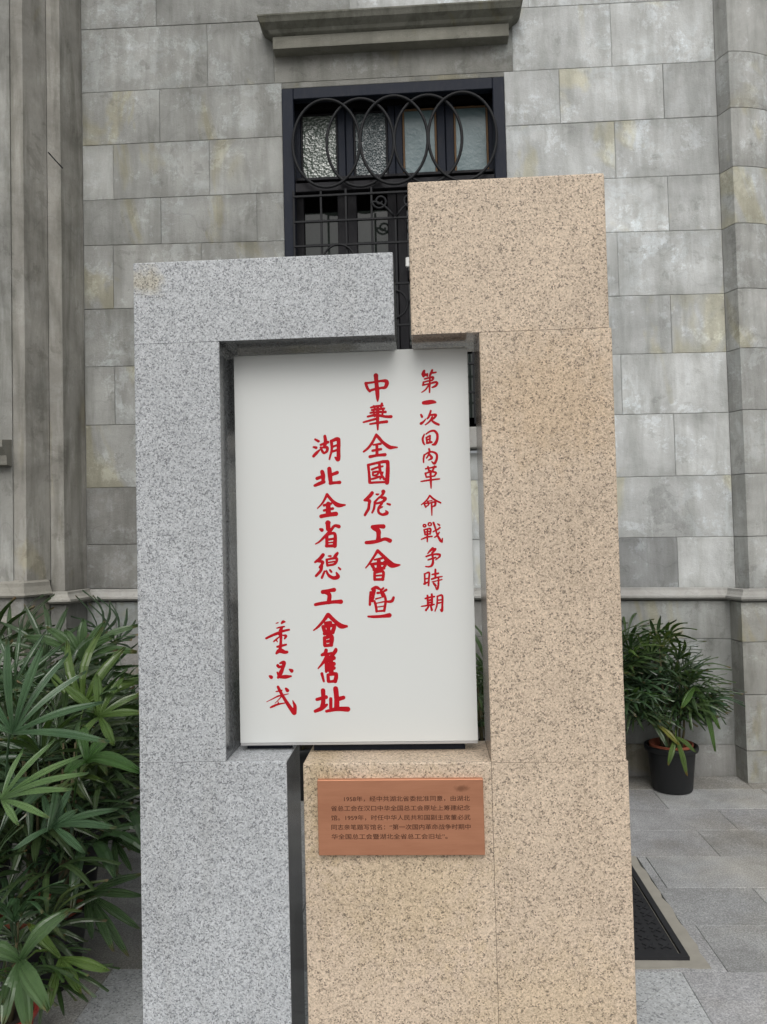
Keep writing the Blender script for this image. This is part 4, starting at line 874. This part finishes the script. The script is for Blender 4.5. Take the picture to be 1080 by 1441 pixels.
front = palm('lady palm in black plastic pot, nearest the grey pillar in the left clump', (-1.36, 2.64), 0.95, 75, 0.42, 21, canes=10, sc=1.0, pr=0.160, ph=0.25, inner=TERRA, zmin=0.15, potlabel='black plastic pot with a clay pot inside')
redp = palm('lady palm in a small red pot in the bottom left corner', (-1.29, 2.25), 0.46, 30, 0.30, 22, canes=6, sc=0.85, pr=0.105, ph=0.13, potmat=REDPOT, zmin=0.14)
mid1 = palm('lady palm half out of frame at the left edge', (-1.75, 2.75), 1.05, 60, 0.45, 23, canes=9, zmin=0.2)
mid2 = palm('bushy lady palm behind the black pot, left of the grey pillar', (-1.62, 3.35), 0.93, 65, 0.44, 24, canes=10, zmin=0.15)
bk1 = palm('lady palm beside the left stone pier, at the back of the clump', (-2.10, 3.50), 0.98, 55, 0.45, 25, canes=9)
bk2 = palm('lady palm in the left wall corner, its leaves just below the pale moulding', (-1.78, 4.15), 0.86, 60, 0.42, 26, canes=10)
for args in [
( (-1.104, 2.0, 1.006) , 0.024 , [(-1.117, 2.0, 1.257), (-1.042, 2.05, 1.24), (-1.001, 2.1, 1.199), (-0.951, 2.1, 1.151), (-0.882, 2.05, 1.076), (-0.825, 1.95, 0.996), (-1.196, 2.0, 1.142), (-1.216, 2.0, 1.048)] ),
( (-1.051, 1.85, 0.883) , 0.017 , [(-0.944, 1.9, 1.012), (-0.849, 1.85, 0.989), (-0.814, 1.8, 0.961), (-0.853, 1.8, 0.923), (-0.909, 1.8, 0.857), (-0.983, 1.8, 0.841), (-1.05, 1.95, 0.976), (-1.138, 1.9, 0.982)] ),
( (-1.086, 2.5, 0.935) , 0.03 , [(-1.209, 2.5, 1.043), (-1.135, 2.6, 1.057), (-1.043, 2.6, 1.051), (-0.965, 2.55, 1.0), (-0.943, 2.5, 0.947), (-0.998, 2.4, 0.868), (-1.112, 2.4, 0.887)] ),
( (-1.146, 2.3, 0.651) , 0.024 , [(-0.948, 2.3, 0.703), (-0.911, 2.2, 0.685), (-1.006, 2.2, 0.613), (-1.229, 2.4, 0.714), (-1.137, 2.4, 0.736), (-1.073, 2.3, 0.699), (-1.213, 2.2, 0.623)] ),
( (-1.04, 2.3, 0.844) , 0.042 , [(-0.817, 2.15, 0.862), (-1.02, 2.4, 0.886), (-1.059, 2.2, 0.84), (-1.093, 2.4, 0.931)] ),
( (-1.09, 2.0, 0.414) , 0.045 , [(-0.986, 2.05, 0.526), (-1.015, 1.9, 0.299), (-0.938, 1.85, 0.381), (-1.078, 1.9, 0.315), (-1.181, 2.0, 0.454)] ),
( (-1.054, 2.15, 0.341) , 0.03 , [(-1.04, 2.05, 0.257), (-0.975, 2.1, 0.277), (-0.918, 2.15, 0.307), (-1.172, 2.2, 0.411)] ),
( (-1.113, 2.45, 0.381) , 0.028 , [(-0.935, 2.45, 0.444), (-0.917, 2.4, 0.4), (-1.029, 2.3, 0.319), (-0.925, 2.4, 0.299), (-0.94, 2.35, 0.241), (-0.964, 2.3, 0.282), (-1.232, 2.4, 0.422)] ),
( (-1.449, 3.2, 1.004) , 0.045 , [(-1.453, 3.2, 1.196), (-1.361, 3.2, 1.182), (-1.283, 3.1, 1.133), (-1.22, 3.2, 1.167), (-1.614, 3.2, 1.163), (-1.707, 3.2, 1.128), (-1.533, 3.2, 1.149), (-1.189, 3.1, 1.065)] ),
( (-1.085, 2.6, 0.499) , 0.022 , [(-0.985, 2.6, 0.57), (-0.974, 2.6, 0.51), (-0.949, 2.5, 0.491), (-0.985, 2.5, 0.434), (-0.991, 2.4, 0.466), (-1.138, 2.5, 0.515), (-1.183, 2.6, 0.571)] ),
]:
    hub, w_, tips = args[:3]
    t = front if hub[1] > 2.2 else redp
    if hub[1] > 3.0: t = mid2
    if hub[2] > 0.84 and hub[1] < 2.2: t = mid1
    c = {0.024: (1.5, 1.6, 1.9, 1), 0.017: (2.0, 2.0, 2.3, 1), 0.03: (1.9, 1.8, 1.1, 1), 0.042: (1.2, 1.5, 0.9, 1), 0.045: (1.5, 1.5, 1.4, 1)}.get(w_, (1, 1, 1, 1))
    hero_leaf(t, hub, w_, tips, c, foot=(hub[0]-0.16, hub[1]+0.25, hub[2]-0.22) if hub[2] > 0.6 else None, sag=0.10 if w_ < 0.04 else 0.22)
rt = palm('lady palm in black plastic pot against the wall, right of the beige pillar', (1.40, 4.60), 0.93, 95, 0.28, 31, canes=11, sc=0.82, pr=0.142, ph=0.26, inner=TERRA, zmin=0.27)
palm('lady palm in dark pot mostly hidden behind the beige pillar', (0.98, 4.62), 0.92, 90, 0.36, 32, canes=9, sc=0.95, pr=0.15, ph=0.28, zmin=0.28)
palm('lady palm seen through the slit right of the white board', (0.36, 4.55), 0.80, 50, 0.36, 33, canes=7, pr=0.15, ph=0.28)
palm('dark potted lady palm seen through the slit between the two granite bases', (-0.80, 4.55), 0.76, 40, 0.36, 34, canes=7, pr=0.17, ph=0.30)
for hub_, w__, tips_, c__ in (((1.27, 4.40, 0.42), 0.034, [(1.36, 4.34, 0.33)], (4.0, 2.2, 1.1, 1)), ((1.36, 4.38, 0.36), 0.032, [(1.40, 4.34, 0.16), (1.30, 4.33, 0.22), (1.47, 4.40, 0.27)], (1.9, 1.7, 1.0, 1)),
                              ((1.50, 4.45, 0.62), 0.040, [(1.60, 4.38, 0.40), (1.58, 4.40, 0.27), (1.40, 4.38, 0.52)], (1.8, 1.9, 1.1, 1))):
    hero_leaf(rt, hub_, w__, tips_, c__, foot=(1.42, 4.58, 0.30), sag=0.15)
